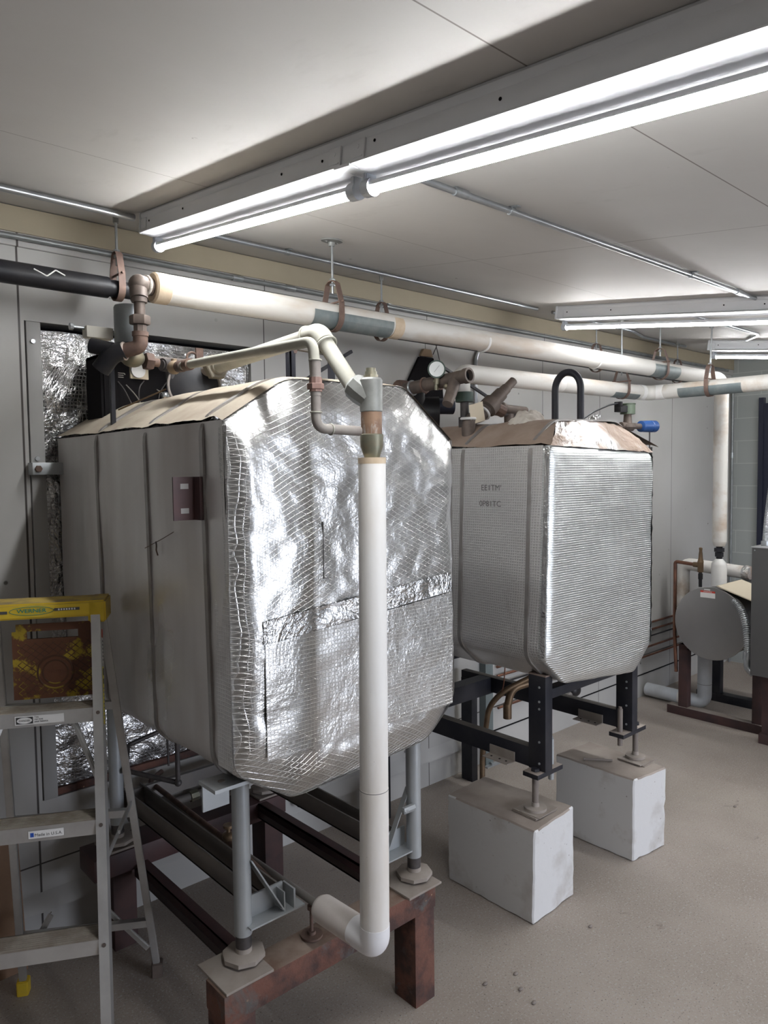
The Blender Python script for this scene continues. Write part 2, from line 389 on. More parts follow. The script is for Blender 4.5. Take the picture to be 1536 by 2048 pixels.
# ------------------------------------------------------------------ room shell
WY = 2.9; BX = 6.86; X0 = -1.8; Y0 = -2.6
struct('floor', MB().box((X0-.1, Y0-.1, -.12), (BX+.1, WY+.1, 0)), M_floor)
struct('ceiling', MB().prism([(Y0-.1, cz(Y0-.1)), (WY+.1, cz(WY+.1)), (WY+.1, cz(WY+.1)+.1), (Y0-.1, cz(Y0-.1)+.1)], 0, X0-.1, BX+.1), M_ceil)
w = MB()      # long wall with the framed opening the first tank runs through, and a low opening for pipes
HX0, HX1, HZ0, HZ1 = .843, 1.80, .565, 2.365
w.box((X0, WY, 0), (HX0, WY+.1, 2.78)).box((HX1, WY, 0), (BX, WY+.1, 2.78))
w.box((HX0, WY, 0), (HX1, WY+.1, HZ0)).box((HX0, WY, HZ1), (HX1, WY+.1, 2.78))
struct('wall_left', w, M_wall)
struct('wall_back', MB().prism([(Y0, 0), (WY, 0), (WY, cz(WY)), (Y0, cz(Y0))], 0, BX, BX+.1), M_block)
struct('wall_front', MB().prism([(Y0, 0), (WY, 0), (WY, cz(WY)), (Y0, cz(Y0))], 0, X0-.1, X0), M_plain)
DX0, DX1, DH = 1.9, 3.80, 1.95
w = MB().box((X0, Y0-.1, 0), (DX0, Y0, cz(Y0))).box((DX1, Y0-.1, 0), (BX, Y0, cz(Y0))).box((DX0, Y0-.1, DH), (DX1, Y0, cz(Y0)))
struct('wall_right', w, M_plain)
w = MB().box((DX0-.06, Y0, 0), (DX0, Y0+.02, DH+.06)).box((DX1, Y0, 0), (DX1+.06, Y0+.02, DH+.06)).box((DX0, Y0, DH), (DX1, Y0+.02, DH+.06))
struct('trim_3', w, M_plain)
struct('ground', MB().box((-12, -16, -.14), (16, Y0-.1, -.02)), M_yard)
struct('trim_1', MB().box((X0, WY-.022, 2.672), (BX, WY, 2.763)), M_tan)
struct('trim_2', MB().box((X0, WY-.014, 2.625), (BX, WY, 2.672)), M_wall)
struct('baseboard_left', MB().prism([(WY, .145), (WY-.03, .15), (WY-.03, .162), (WY, .215)], 0, -.6, 3.36), M_plain)
struct('shade_gap_strip', MB().box((3.46, WY-.004, .172), (BX, WY, .180)), M_dark)  # thin dark strip painted in as the shaded gap line low on the wall
struct('trim_4', MB().box((BX-.03, .2, 0), (BX, 2.62, 2.35)).box((BX-.05, 2.60, 0), (BX, 2.64, 2.4)), mk('navy_door', (.012,.014,.03), rough=.4))
single('dark_baseboard_pipe', MB().cyl((3.5, WY-.03, .325), (6.2, WY-.03, .325), .008), M_copper, 'thin brown pipe running low along the grey wall beyond the second foil tank', 'pipe')

t = Thing('wall_post', 'short grey-green steel upright at the foot of the wall between the two tanks', 'post')
t.part('channel', MB().box((3.36, WY-.05, 0), (3.42, WY, .92)).box((3.42, WY-.05, 0), (3.428, WY-.002, .92)), mk('grey_green_steel', (.16,.19,.19), rough=.5))
t.part('foot_plate', MB().box((3.34, WY-.08, 0), (3.46, WY-.05, .008)).cyl((3.4, WY-.065, .008), (3.4, WY-.065, .02), .012, 6), M_galv)
t.done()

struct('added_dark_backing', MB().box((.6, WY+.1, .4), (2.1, WY+.13, 2.6)), M_dark)  # added black sheet: shuts out daylight and darkens the gap above the foil
# foil lining of the opening, wall side
def wrink(x, z, a=1): return a*(.012*noise.noise(V((x*5, z*5, 1))) + .005*noise.noise(V((x*17, z*17, 3))))
t = Thing('foil_collar', 'silver foil sheet closing the wall opening around the nearest tank', 'insulation')
t.part('sheet', MB().grid(lambda u, v: V((HX0+.05+u*(HX1-HX0-.05), 2.925+wrink(u, v*1.8, 1.5), HZ0+.005+v*(HZ1-HZ0-.03))), 70, 110), M_foilwall, sharp=180)
t.part('side_rail', MB().box((HX0+.004, 2.893, HZ0), (HX0+.055, 2.93, HZ1-.002), .003), mk('grey_panel_strip', (.36,.355,.34), rough=.5))
t.part('bottom_rail', MB().box((HX0+.004, 2.905, HZ0+.002), (HX1-.004, 2.93, HZ0+.03), .003), M_rustp)
t.part('patch', MB().box((1.06, 2.897, 2.07), (1.12, 2.9, 2.15)), M_tape, label='crumpled aluminium tape patch')
t.part('clip', MB().cyl((.868, 2.885, 2.29), (.868, 2.897, 2.29), .008).cyl((.868, 2.885, 1.86), (.868, 2.897, 1.86), .008), M_rodgal)
t.done()
t = Thing('wall_bracket', 'short grey steel bar bolted beside the foil collar at the left of the nearest tank', 'bracket')
t.part('bar', MB().box((.835, 2.84, 1.80), (.955, 2.893, 1.845), .003), M_galv)
t.part('bolt', MB().hexnut((.855, 2.836, 1.822), (0, 1, 0), .013, .01), M_rust)
t.done()

# ------------------------------------------------------------------ lights
def light_fixture(x, y1, drift, label, ang=0):
    # local frame: s along the ceiling from the wall end, a sideways, h below the ceiling
    def Pt(s, a, h):
        y = y1 - s*AY.y; base = V((x - drift*s/2.44, y, cz(y)))
        return base + V((a, 0, 0)) - CN*h
    ax = (Pt(1,0,0)-Pt(0,0,0)).normalized(); up = CN; sd = V((1,0,0))
    t = Thing('ceiling_light', label, 'ceiling light', 'tandem tube lights on the ceiling')
    def ext(prof, s0, s1, mb):
        bm = bmesh.new(); A = [bm.verts.new(Pt(s0, a, h)) for a, h in prof]; B = [bm.verts.new(Pt(s1, a, h)) for a, h in prof]
        n = len(prof)
        for i in range(n): bm.faces.new((A[i], A[(i+1)%n], B[(i+1)%n], B[i]))
        bm.faces.new(A); bm.faces.new(B[::-1]); mb.add(bm)
    Ln = 2.44; mid = 1.235
    prof = [(-.055,.001),(-.059,.008),(-.056,.018),(-.052,.022),(-.052,.060),(-.050,.064),(.050,.064),(.052,.060),(.052,.022),(.056,.018),(.059,.008),(.055,.001)]
    m = MB(); ext(prof, .012, Ln-.012, m); t.part('housing', m, M_tubew)
    for k, (a, b) in enumerate(((.02, mid-.012), (mid+.012, Ln-.02))):
        m = MB(); prof2 = [(-.066,.072),(-.064,.068),(-.03,.066),(.03,.066),(.064,.068),(.066,.072),(.05,.074),(.016,.079),(-.016,.079),(-.05,.074)]
        ext(prof2, a, b, m); t.part('reflector', m, M_tubew)
        def half(a0, a1, r):
            hb = bmesh.new(); n_ = 14; A = []; B = []
            for i in range(n_+1):
                q_ = a0+(a1-a0)*i/n_; A.append(hb.verts.new(Pt(a+.03, math.cos(q_)*r, .108+math.sin(q_)*r))); B.append(hb.verts.new(Pt(b-.03, math.cos(q_)*r, .108+math.sin(q_)*r)))
            for i in range(n_): hb.faces.new((A[i], A[i+1], B[i+1], B[i]))
            hb.faces.new((A[0], B[0], B[-1], A[-1])); hb.faces.new(A); hb.faces.new(B[::-1])
            mm = MB(); mm.add(hb); return mm
        tb = t.part('tube', half(.05, PI-.05, .0155), M_led, label='glowing white LED tube')
        t.part('tube_back', half(PI-.04, 2*PI+.04, .0152), M_tubew, parent=tb)
        for s in (a, b-.0):
            d = 1 if s == a else -1
            m = MB(); m.obox(Pt(s+.010*d, 0, .098), (ax, sd, up), (.008, .017, .026), .003)
            m.cyl(Pt(s+.002*d, 0, .108), Pt(s+.03*d, 0, .108), .021, 18); t.part('lamp_holder', m, M_cap)
    for s in (0, Ln-.012):
        m = MB(); m.obox(Pt(s+.006, 0, .036), (ax, sd, up), (.006, .060, .036), .002); t.part('end_cap', m, M_tubew)
    for s in (mid-.045, mid+.045, .03):
        m = MB(); m.obox(Pt(s, -.0545, .045), (ax, sd, up), (.024, .0022, .024), .001)
        m.obox(Pt(s, -.0575, .058), (ax, sd, up), (.018, .001, .0012)); m.cyl(Pt(s, -.058, .036), Pt(s, -.052, .036), .005, 8); t.part('clip', m, M_tubew)
    m = MB().obox(Pt(mid, 0, .073), (ax, sd, up), (.03, .067, .0035)); t.part('joint_plate', m, M_tubew)
    m = MB()
    for s in (.05, .075, .35, .95, mid-.1, mid+.1, 1.7, 2.2): m.cyl(Pt(s, -.0535, .03+.01*(s*7 % 1)), Pt(s, -.05, .03+.01*(s*7 % 1)), .0035, 8)
    t.part('knockout_holes', m, M_dark)
    t.done(); return t
light_fixture(1.200, 2.555, .10, 'nearest white tube light, crossing the ceiling above the first foil tank')
light_fixture(3.590, 2.470, .02, 'white tube light above the second foil tank, middle one of the row')
light_fixture(5.350, 2.405, .0, 'farthest white tube light, close to the block wall')

# ------------------------------------------------------------------ conduits
def conduit(name, pts, r, mat, label, straps=(), cat='conduit', bend=.08, coup=()):
    t = Thing(name, label, cat)
    t.part('tube', MB().tube(pts, r, bend=bend), mat)
    for (p, d) in straps:
        p = V(p); f, u, w2 = frame(d); m = MB(); m.lathe(p-f*.009, f, [(0, r+.003), (.018, r+.003)], 16); 
        nrm = CN if abs(f.z) < .5 and p.z > 2.5 else V((0, 1, 0))
        m.obox(p+nrm*(r+.001)+u.cross(nrm)*0, (f, f.cross(nrm), nrm), (.009, .028, .0015)); m.cyl(p+f.cross(nrm)*.02+nrm*(r-.002), p+f.cross(nrm)*.02-nrm*.002+nrm*r, .004, 6)
        t.part('strap', m, M_rodgal)
    for (p, d) in coup:
        f, u, w2 = frame(d); t.part('coupling', MB().lathe(V(p)-f*.025, f, [(0, r+.003), (.05, r+.003)], 16), M_rodgal)
    t.done()
zc = lambda y, r: cz(y)-r-.004
R1 = .0095
conduit('ceiling_conduit', [(1.24, 1.40, zc(1.4, R1)), (3.0, 1.39, zc(1.39, R1)), (3.53, 1.39, zc(1.39, R1))], R1, M_conduit, 'galvanised conduit crossing the ceiling between the first and second tube lights', [((1.77, 1.395, zc(1.395, R1)), (1,0,0)), ((2.9, 1.39, zc(1.39, R1)), (1,0,0))], coup=[((1.55,1.397,zc(1.397,R1)),(1,0,0)), ((3.35,1.39,zc(1.39,R1)),(1,0,0))])
conduit('ceiling_conduit', [(X0, 2.55, zc(2.55, .012)), (1.135, 2.585, zc(2.585, .012))], .012, M_conduit, 'galvanised conduit on the ceiling ending at the wall end of the nearest tube light')
conduit('ceiling_conduit', [(1.27, 2.59, zc(2.59, R1)), (3.52, 2.59, zc(2.59, R1))], R1, M_conduit, 'conduit on the ceiling along the wall, between wall ends of the first and second lights', [((1.795, 2.59, zc(2.59, R1)), (1,0,0))])
conduit('ceiling_conduit', [(3.66, 2.585, zc(2.585, R1)), (4.6, 2.60, zc(2.6, R1)), (4.95, 2.72, zc(2.72, R1)), (5.6, 2.72, zc(2.72, R1))], R1, M_conduit, 'conduit with a gentle bend on the ceiling behind the middle tube light')
conduit('ceiling_conduit', [(3.66, 1.9, zc(1.9, R1)), (4.9, 1.9, zc(1.9, R1)), (5.2, 2.1, zc(2.1, R1))], R1, M_conduit, 'conduit on the ceiling between the middle and farthest tube lights')
conduit('wall_conduit', [(X0, WY-.034, 2.652), (6.70, WY-.034, 2.652)], .0105, M_conduitd, 'long grey conduit along the top of the wall just under the tan board', [((.3, WY-.034, 2.652), (1,0,0)), ((2.6, WY-.034, 2.652), (1,0,0))], coup=[((1.72, WY-.034, 2.652), (1,0,0)), ((2.0, WY-.034, 2.652), (1,0,0))])
conduit('corner_conduit', [(6.825, WY-.03, 2.6), (6.825, WY-.03, .002)], .010, M_conduitd, 'vertical conduit in the corner where the panel wall meets the block wall', coup=[((6.825, WY-.03, 1.9), (0,0,1))])
conduit('wall_riser_conduit', [(3.32, WY-.018, 1.2), (3.32, WY-.018, 2.50), (3.50, WY-.018, 2.60), (6.1, WY-.018, 2.60)], .011, M_conduit, 'galvanised conduit rising on the wall between the tanks, then bending towards the corner', bend=.1)

# ------------------------------------------------------------------ pipes with hangers
def bell(r, n=6): return r
MY, MZ, MR = 2.27, 2.395, .0475
t = Thing('insulated_main_pipe', 'upper white insulated pipe running the length of the wall, then dropping to the steel vessel', 'pipe')
t.part('jacket', MB().tube([(1.052, MY, MZ), (5.21, MY, MZ+.01), (5.21, MY, 1.27)], MR, bend=.09, seg=28, n=8), M_white)
t.part('raw_end', MB().lathe((1.047, MY, MZ), (1,0,0), [(0, .03), (.0, MR-.004), (.006, MR+.0015), (.05, MR+.0015), (.052, MR)], 28), M_creamend)
t.part('joint_ring', MB().lathe((2.07, MY, MZ), (1,0,0), [(0, MR+.001), (.002, MR+.0016), (.05, MR+.0016), (.052, MR+.001)], 28), M_creamend)
for x in (2.66, 3.6): t.part('joint_ring', MB().lathe((x, MY, MZ), (1,0,0), [(0, MR), (.002, MR+.001), (.012, MR+.001), (.014, MR)], 28), M_white2)
t.part('jacket_cone', MB().lathe((5.21, MY, 1.27), (0,0,-1), [(0, MR), (.03, MR-.012), (.035, .02)], 24), M_whitedirty)
t.part('bare_coupling', MB().cyl((5.21, MY, 1.24), (5.21, MY, 1.15), .021).cyl((5.21, MY, 1.225), (5.21, MY, 1.2), .036, 8).cyl((5.21, MY, 1.195), (5.21, MY, 1.165), .03, 8), M_blackst)
t.part('lower_jacket', MB().lathe((5.21, MY, 1.15), (0,0,-1), [(0, .022), (.03, .048), (.045, .051), (.205, .0515), (.206, .0525), (.33, .054)], 28), M_white2)
t.part('inner_pipe', MB().cyl((1.0, MY, MZ), (1.06, MY, MZ), .026), M_iron)
t.done()
t = Thing('insulated_branch_pipe', 'lower white insulated pipe that turns a corner behind the second tank', 'pipe')
BY, BZ, BR = 2.40, 2.262, .0455
t.part('jacket', MB().tube([(2.655, BY, 2.15), (2.655, BY, BZ), (4.43, BY, BZ+.012), (4.43, .5, BZ+.012)], BR, bend=.10, seg=28, n=8), M_white)
t.part('elbow_cover', MB().tube([(4.31, BY, BZ+.012), (4.43, BY, BZ+.012), (4.43, 2.28, BZ+.012)], BR+.002, bend=.10, seg=28, n=8), M_white2)
t.part('joint_ring', MB().lathe((3.42, BY, BZ+.006), (1,0,0), [(0, BR), (.003, BR+.002), (.05, BR+.002), (.053, BR)], 24), M_whitedirty)
t.done()
t = Thing('black_wall_pipe', 'black pipe along the wall behind the white insulated main', 'pipe')
t.part('pipe', MB().tube([(X0+.02, 2.66, 2.47), (5.75, 2.66, 2.47)], .030, seg=20), M_black)
t.part('wrap', MB().cyl((-1.7, 2.66, 2.47), (1.06, 2.66, 2.47), .0375, 20), M_black, label='thicker shiny black sleeve')
t.part('torn_tape', MB().tube([(.80, 2.625, 2.485), (.84, 2.621, 2.467), (.87, 2.624, 2.492), (.9, 2.622, 2.478)], .0025, .004, 6), M_lwhite)
t.done()
def hanger(name_lbl, x, y, z, r, axis, ceil_y=None, ros=True, saddle=None, lean=0):
    ax = V((1,0,0)) if axis == 'x' else V((0,1,0)); sd = V((0,1,0)) if axis == 'x' else V((1,0,0)); up = V((0,0,1)); c = V((x, y, z))
    t = Thing('pipe_hanger', name_lbl, 'pipe hanger', None)
    R = r+.006; top = .115+r*.4
    pts = []
    for k in range(0, 13): a = PI + PI*k/12; pts.append((math.cos(a)*R, math.sin(a)*R))
    pts += [(R, .045), (R*.55, top-.012), (.012, top), (-.012, top), (-R*.55, top-.012), (-R, .045)]
    bm = bmesh.new(); n = len(pts); w = .0125; th = .0035; rows = []
    for s_, o_ in ((-w, 0), (w, 0), (w, th), (-w, th)):
        row = []
        for (a, b) in pts:
            l = math.hypot(a, b) or 1; row.append(bm.verts.new(c + ax*s_ + sd*(a*(1+o_/l)) + up*(b*(1+o_/l))))
        rows.append(row)
    for i in range(n):
        for j in range(4): bm.faces.new((rows[j][i], rows[j][(i+1)%n], rows[(j+1)%4][(i+1)%n], rows[(j+1)%4][i]))
    m = MB(); m.add(bm); t.part('clevis', m, M_rust)
    t.part('cross_bolt', MB().cyl(c+up*.052-sd*(R+.012), c+up*.052+sd*(R+.012), .004, 10).hexnut(c+up*.052+sd*(R+.008), sd, .009, .008), M_rust)
    zt = cz(y)-.002; rx = x+lean
    t.part('rod', MB().cyl(c+up*(top-.045), (rx, y, zt), .0048, 10), M_rodgal)
    t.part('nut', MB().hexnut(c+up*(top+.008), up, .011, .009).hexnut(c+up*(top-.012), up, .011, .009), M_rodgal)
    if ros: t.part('ceiling_flange', MB().lathe((rx, y, zt+.002), -CN, [(0, .042), (.006, .042), (.008, .036), (.009, .014), (.024, .012)], 24).sphere((rx-.025, y, zt-.006), .006, 8).sphere((rx+.025, y, zt-.006), .006, 8), M_cast)
    else: t.part('rod_socket', MB().cyl((rx, y, zt+.001), (rx, y, zt-.03), .010, 10), M_cast)
    t.done()
def saddle(x0, x1, y, z, r, axis, label, a0=-10, a1=190):
    def fn(u, v):
        a = math.radians(180+ a0 + (a1-a0)*v); s = x0+(x1-x0)*u
        p = (math.cos(a)*(r+.0015), math.sin(a)*(r+.0015))
        return V((s, y+p[0], z+p[1])) if axis == 'x' else V((y+p[0], s, z+p[1]))
    o = single('pipe_saddle', MB().grid(fn, 6, 24, .0012), M_saddle, label, 'pipe shield')
hanger('rod hanger with wide ceiling disc on the white main above the first tank', 1.782, MY, MZ, MR, 'x')
hanger('rod hanger behind the middle tube light, on the white main near the corner', 4.34, MY, MZ, MR, 'x')
hanger('rod hanger on the lower white pipe just before its corner', 4.115, BY, BZ+.012, BR, 'x')
hanger('leaning rod hanger on the white pipe running off to the right edge', 4.43, 2.0, BZ+.012, BR, 'y', lean=.02)
hanger('brown rod hanger at the end of the black pipe sleeve', 1.098, 2.66, 2.47, .034, 'x', ros=False)
hanger('rod hanger on the hidden black pipe, above the first tank', 2.384, 2.66, 2.47, .04, 'x', ros=False)
hanger('rod hanger on the hidden black pipe, above the second tank', 4.25, 2.66, 2.47, .04, 'x', ros=False)
hanger('farthest rod hanger, where the white main turns downwards', 5.35, 2.66, 2.47, .034, 'x', ros=False)
saddle(1.66, 2.06, MY, MZ, MR, 'x', 'blue-grey shield under the white main above the first tank')
saddle(4.20, 4.52, MY, MZ+.008, MR, 'x', 'blue-grey shield under the white main near the corner', -25, 205)
saddle(3.98, 4.27, BY, BZ+.010, BR, 'x', 'blue-grey shield under the lower white pipe just before its corner', 25, 155)
saddle(1.80, 2.18, 4.43, BZ+.012, BR, 'y', 'blue-grey shield under the white pipe that runs off to the right')

# ------------------------------------------------------------------ tanks
def round_poly(poly, r, n=4):
    out = []; N_ = len(poly)
    for i in range(N_):
        a, b, c = V(poly[i-1]), V(poly[i]), V(poly[(i+1) % N_])
        k = min(r, (a-b).length*.4, (c-b).length*.4); p = b+(a-b).normalized()*k; q = b+(c-b).normalized()*k
        for j in range(n+1):
            f = j/n; out.append(p*(1-f)**2+b*2*f*(1-f)+q*f*f)
    return out
def resample(pts, closed, step):
    out = []; n = len(pts)
    for i in range(n if closed else n-1):
        a, b = pts[i], pts[(i+1) % n]; k = max(1, int((b-a).length/step))
        for j in range(k): out.append(a+(b-a)*(j/k))
    if not closed: out.append(pts[-1])
    return out
def end_panel(poly, y, edge, seed, amp=.0035, pillow=.03):
    pts = resample(round_poly(poly, .02, 3), True, .012); n = len(pts)
    cx = sum(p.x for p in pts)/n; cz_ = sum(p.y for p in pts)/n; c = V((cx, cz_)); NR = 46
    bm = bmesh.new(); rings = []
    def yy(p, t):
        e = max(0, (t-(1-edge))/edge); d = pillow*e**1.6
        q = V((p.x*7, p.y*7, seed)); d += amp*noise.noise(q)*1.6+amp*.7*noise.noise(q*3.1)
        d += amp*.8*abs(noise.noise(V((p.x*16, p.y*16, seed+5))))
        return y+d
    for k in range(1, NR+1):
        t = (k/NR)**.8
        rings.append([bm.verts.new((c.x+(p.x-c.x)*t, yy(c+(p-c)*t, t), c.y+(p.y-c.y)*t)) for p in pts])
    cv = bm.verts.new((c.x, yy(c, 0), c.y))
    for i in range(n): bm.faces.new((cv, rings[0][i], rings[0][(i+1) % n]))
    for a, b in zip(rings, rings[1:]):
        for i in range(n): bm.faces.new((a[i], b[i], b[(i+1) % n], a[(i+1) % n]))
    # short lip turned back round the edge
    e = [bm.verts.new((p.x, y+pillow+.03, p.y)) for p in pts]
    for i in range(n): bm.faces.new((rings[-1][i], e[i], e[(i+1) % n], rings[-1][(i+1) % n]))
    m = MB(); bmesh.ops.recalc_face_normals(bm, faces=bm.faces[:])
    me = bpy.data.meshes.new('t'); bm.to_mesh(me); bm.free(); m.bm.from_mesh(me); bpy.data.meshes.remove(me); return m
def skin(poly, sel, y0, y1, straps, seed, amp=.003, bulge=.006, out=0, r=.045, lap=0, taper=None, rag=0):
    """strip of the tank wall: poly corners sel[0]..sel[-1], from y0 to y1"""
    P = [V(poly[i]) for i in sel]; rp = [P[0]]
    for i in range(1, len(P)-1):
        a, b, c = P[i-1], P[i], P[i+1]; k = min(r, (a-b).length*.4, (c-b).length*.4); p = b+(a-b).normalized()*k; q = b+(c-b).normalized()*k
        for j in range(5):
            f = j/4; rp.append(p*(1-f)**2+b*2*f*(1-f)+q*f*f)
    rp.append(P[-1])
    if lap:
        rp[0] = rp[0]+(rp[0]-rp[1]).normalized()*0
    pts = resample(rp, False, .02); n = len(pts); cen = V((sum(p.x for p in poly)/len(poly), sum(p.y for p in poly)/len(poly))) if hasattr(poly[0], 'x') else V((sum(p[0] for p in poly)/len(poly), sum(p[1] for p in poly)/len(poly)))
    yf = y0 if callable(y0) else (lambda q_: y0)
    L_ = y1-yf(pts[0]); NY = max(8, int(L_/.02))
    def fn(u, v):
        i = u*(n-1); i0 = min(int(i), n-2); p = pts[i0].lerp(pts[i0+1], i-i0); ys = yf(p); y = ys+v*(y1-ys)
        t = (pts[i0+1]-pts[i0]).normalized(); nn = V((t.y, -t.x)); 
        if nn.dot(p-cen) < 0: nn = -nn
        b = bulge
        for s in straps: b = min(b, bulge*min(1, abs(y-s)/.07))
        b += amp*noise.noise(V((p.x*4+seed, y*5, p.y*4)))*1.5+amp*.6*noise.noise(V((p.x*14, y*14+seed, p.y*14)))
        e_ = min(1, max(0, (y-ys)/.045)); q = p+nn*((b+out)*e_-.0015*(1-e_))
        if rag and (u < .001 or u > .999):
            q += (t if u > .5 else -t)*rag*(noise.noise(V((y*9, seed, 0)))+.3*noise.noise(V((y*40, seed, 0))))
        return V((q.x, y, q.y))
    return MB().grid(fn, n-1, NY)
def strap(poly, y, w=.018, off=.009, r=.05):
    pts = resample(round_poly(poly, r, 5), True, .05); n = len(pts); cx = sum(p.x for p in pts)/n; cz_ = sum(p.y for p in pts)/n
    bm = bmesh.new(); rows = []
    for (yy, o) in ((y-w/2, off-.008), (y-w/2, off), (y+w/2, off), (y+w/2, off-.008)):
        rows.append([bm.verts.new((p.x+(p.x-cx)/.5*o*1.0, yy, p.y+(p.y-cz_)/.55*o)) for p in pts])
    for j in range(4):
        for i in range(n): bm.faces.new((rows[j][i], rows[j][(i+1) % n], rows[(j+1) % 4][(i+1) % n], rows[(j+1) % 4][i]))
    m = MB(); m.add(bm); return m
T1 = [(.946, 1.934), (1.140, 2.055), (1.588, 2.062), (1.803, 1.897), (1.808, 1.028), (1.674, .918), (1.144, .887), (.957, 1.006)]
Y1 = 1.64; Y1B = 2.885
t = Thing('foil_tank', 'nearest eight-sided tank wrapped in silver foil, the white riser pipe in front of it', 'tank')
body = t.part('side_jacket', skin(T1, [0, 7, 6, 5, 4, 3], Y1+.03, Y1B, (1.77, 2.12, 2.51), 2, amp=.004, bulge=.004), M_film, sharp=180, label='dull grey side wrap')
t.part('top_cover', skin(T1, [0, 1, 2, 3], Y1+.028, Y1B, (1.77, 2.12, 2.51), 9, amp=.003, out=.004, rag=.014), M_dust, sharp=180, label='dust-covered upper wrap')
t.part('end_panel', end_panel(T1, Y1, .17, 3, amp=.004, pillow=.035), M_foil, sharp=180, label='bright crinkled foil end')
for y in (1.77, 2.12, 2.51): t.part('strap', strap(T1, y), M_strap)
def pw(x, z, y, off=.002): return y-off
t.part('tape_strip', MB().grid(lambda u, v: V((1.035+u*.72, Y1-.006-.003*noise.noise(V((u*18, v*2, 0))), 1.345+v*.062+u*.06-.02*(u > .5)*0)), 60, 4), M_tape, sharp=180, label='crumpled aluminium tape across the end')
t.part('lower_patch', MB().grid(lambda u, v: V((1.04+u*.72, Y1-.0045-.003*noise.noise(V((u*5, v*5, 4))), 1.03+v*(.315+u*.055))), 40, 30), M_foilsq, sharp=180, label='foil patch with a square weave')
t.part('edge_tape', MB().grid(lambda u, v: V((.951+.009*v*.6-.0035+.003*noise.noise(V((u*9,v*20,7))), Y1+.018+u*.075, 1.02+v*.90)), 5, 60), M_foilside, sharp=180)
t.part('seam_line', MB().box((1.237, Y1-.005, 1.50), (1.2385, Y1+.004, 1.66)).box((1.237, Y1-.005, 1.50), (1.262, Y1+.004, 1.5015)), M_fadedink, label='thin dark drawn line')
t.part('scratch', MB().tube([(.937, 2.13, 1.575), (.934, 2.0, 1.612), (.934, 1.93, 1.635)], .0011, .01, 6).tube([(.936, 2.05, 1.60), (.934, 2.043, 1.588), (.935, 2.048, 1.575), (.936, 2.04, 1.56)], .0022, .004, 6), M_rust, label='ragged brown scratch')
t.done()
t = Thing('angle_bracket', 'slotted dark red angle bracket standing off the side of the nearest tank', 'bracket')
m = MB().box((.931, 1.765, 1.675), (.952, 1.80, 1.79)).box((.872, 1.797, 1.675), (.937, 1.802, 1.79))
t.part('angle', m, M_darkred)
m = MB()
for z in (1.70, 1.765):
    m.box((.892, 1.7962, z-.007), (.915, 1.7968, z+.007))
t.part('slots', m, mk('slot_grey', (.33,.32,.31), rough=.6)); t.done()

T2 = [(2.405, 1.893), (2.560, 1.997), (3.02, 2.010), (3.262, 1.895), (3.24, .955), (3.055, .868), (2.51, .925), (2.372, 1.045)]
Y2 = 1.70; Y2B = 2.80
t = Thing('foil_tank', 'second foil-wrapped tank behind the nearest one, raised on black steel posts', 'tank')
t.part('side_jacket', skin(T2, [0, 7, 6, 5, 4, 3], Y2+.04, Y2B, (1.80, 2.16, 2.5), 12, amp=.004, bulge=.004), M_foilside, sharp=180, label='dark grey side wrap')
t.part('top_cover', skin(T2, [0, 1, 2, 3], lambda q_: Y2+.008+.075*min(1, max(0, (q_.y-1.90)/.09)), Y2B, (1.80, 2.16, 2.5), 15, amp=.005, out=.004, rag=.012), M_dust2, sharp=180, label='dirt-covered upper wrap')
FP = [(2.405, 1.893), (3.17, 1.868), (3.215, 1.84), (3.2, .98), (3.055, .868), (2.51, .925), (2.372, 1.045)]
t.part('end_panel', end_panel(FP, Y2, .08, 21, amp=.003, pillow=.012), M_foilrib, sharp=180, label='ribbed dull foil end')
def shoulder(u, v):
    a = V((2.400+u*.80, 1.892-.022*u)); b = V((2.555+u*.50, 1.993+.012*math.sin(u*PI)))
    p = a.lerp(b, v); return V((p.x, Y2+.004+v*.085+.006*noise.noise(V((u*9, v*5, 2)))-.010*math.sin(v*PI), p.y+.005*noise.noise(V((u*14, v*9, 8)))))
t.part('shoulder_fold', MB().grid(shoulder, 70, 14), M_dustfoil, sharp=180, label='crumpled dirty foil fold')
def cheek(u, v):
    a = V((3.19, 1.84-.86*v)); b = V((3.262-.02*v, 1.885-.92*v)); p = a.lerp(b, u)
    return V((p.x+.006*noise.noise(V((u*6, v*22, 4))), Y2+.0+u*.07-.008*math.sin(u*PI)+.004*noise.noise(V((u*6, v*30, 1))), p.y))
t.part('corner_wrap', MB().grid(cheek, 12, 80), M_tape, sharp=180, label='crumpled foil corner')
t.part('corner_wrap', MB().grid(lambda u, v: V((3.03+u*.215+.0*v, Y2+.012+u*.06-.004, .872+u*u*.11+v*.09*(1-.2*u))), 14, 8), M_foilrib, sharp=180)
t.part('back_panel', MB().prism([(x_+.004*(1 if x_ < 2.8 else -1), z_) for x_, z_ in T2], 1, 2.785, 2.797), M_foilside)
for y in (1.80, 2.16): t.part('strap', strap(T2, y, off=.0075), M_strap)
t.part('edge_tape', MB().grid(lambda u, v: V((2.403-.033*v-.006+.002*noise.noise(V((v*30, u, 0))), Y2+.006+u*.022, 1.885-v*.83)), 4, 60), M_tape, sharp=180)
m = text('EE1TMITECE', .034, (2.3945, 1.955, 1.722), (0, -1, 0), (0, 0, 1), sx=1.05); t.part('faint_print', m, M_fadedink, label='faint dark dot-printed lettering')
m = text('0P81TC', .034, (2.391, 2.0, 1.655), (0, -1, 0), (0, 0, 1), sx=1.05); t.part('faint_print', m, M_fadedink)
t.done()
t = Thing('lifting_loop', 'black padded U-shaped loop standing on top of the second tank', 'handle')
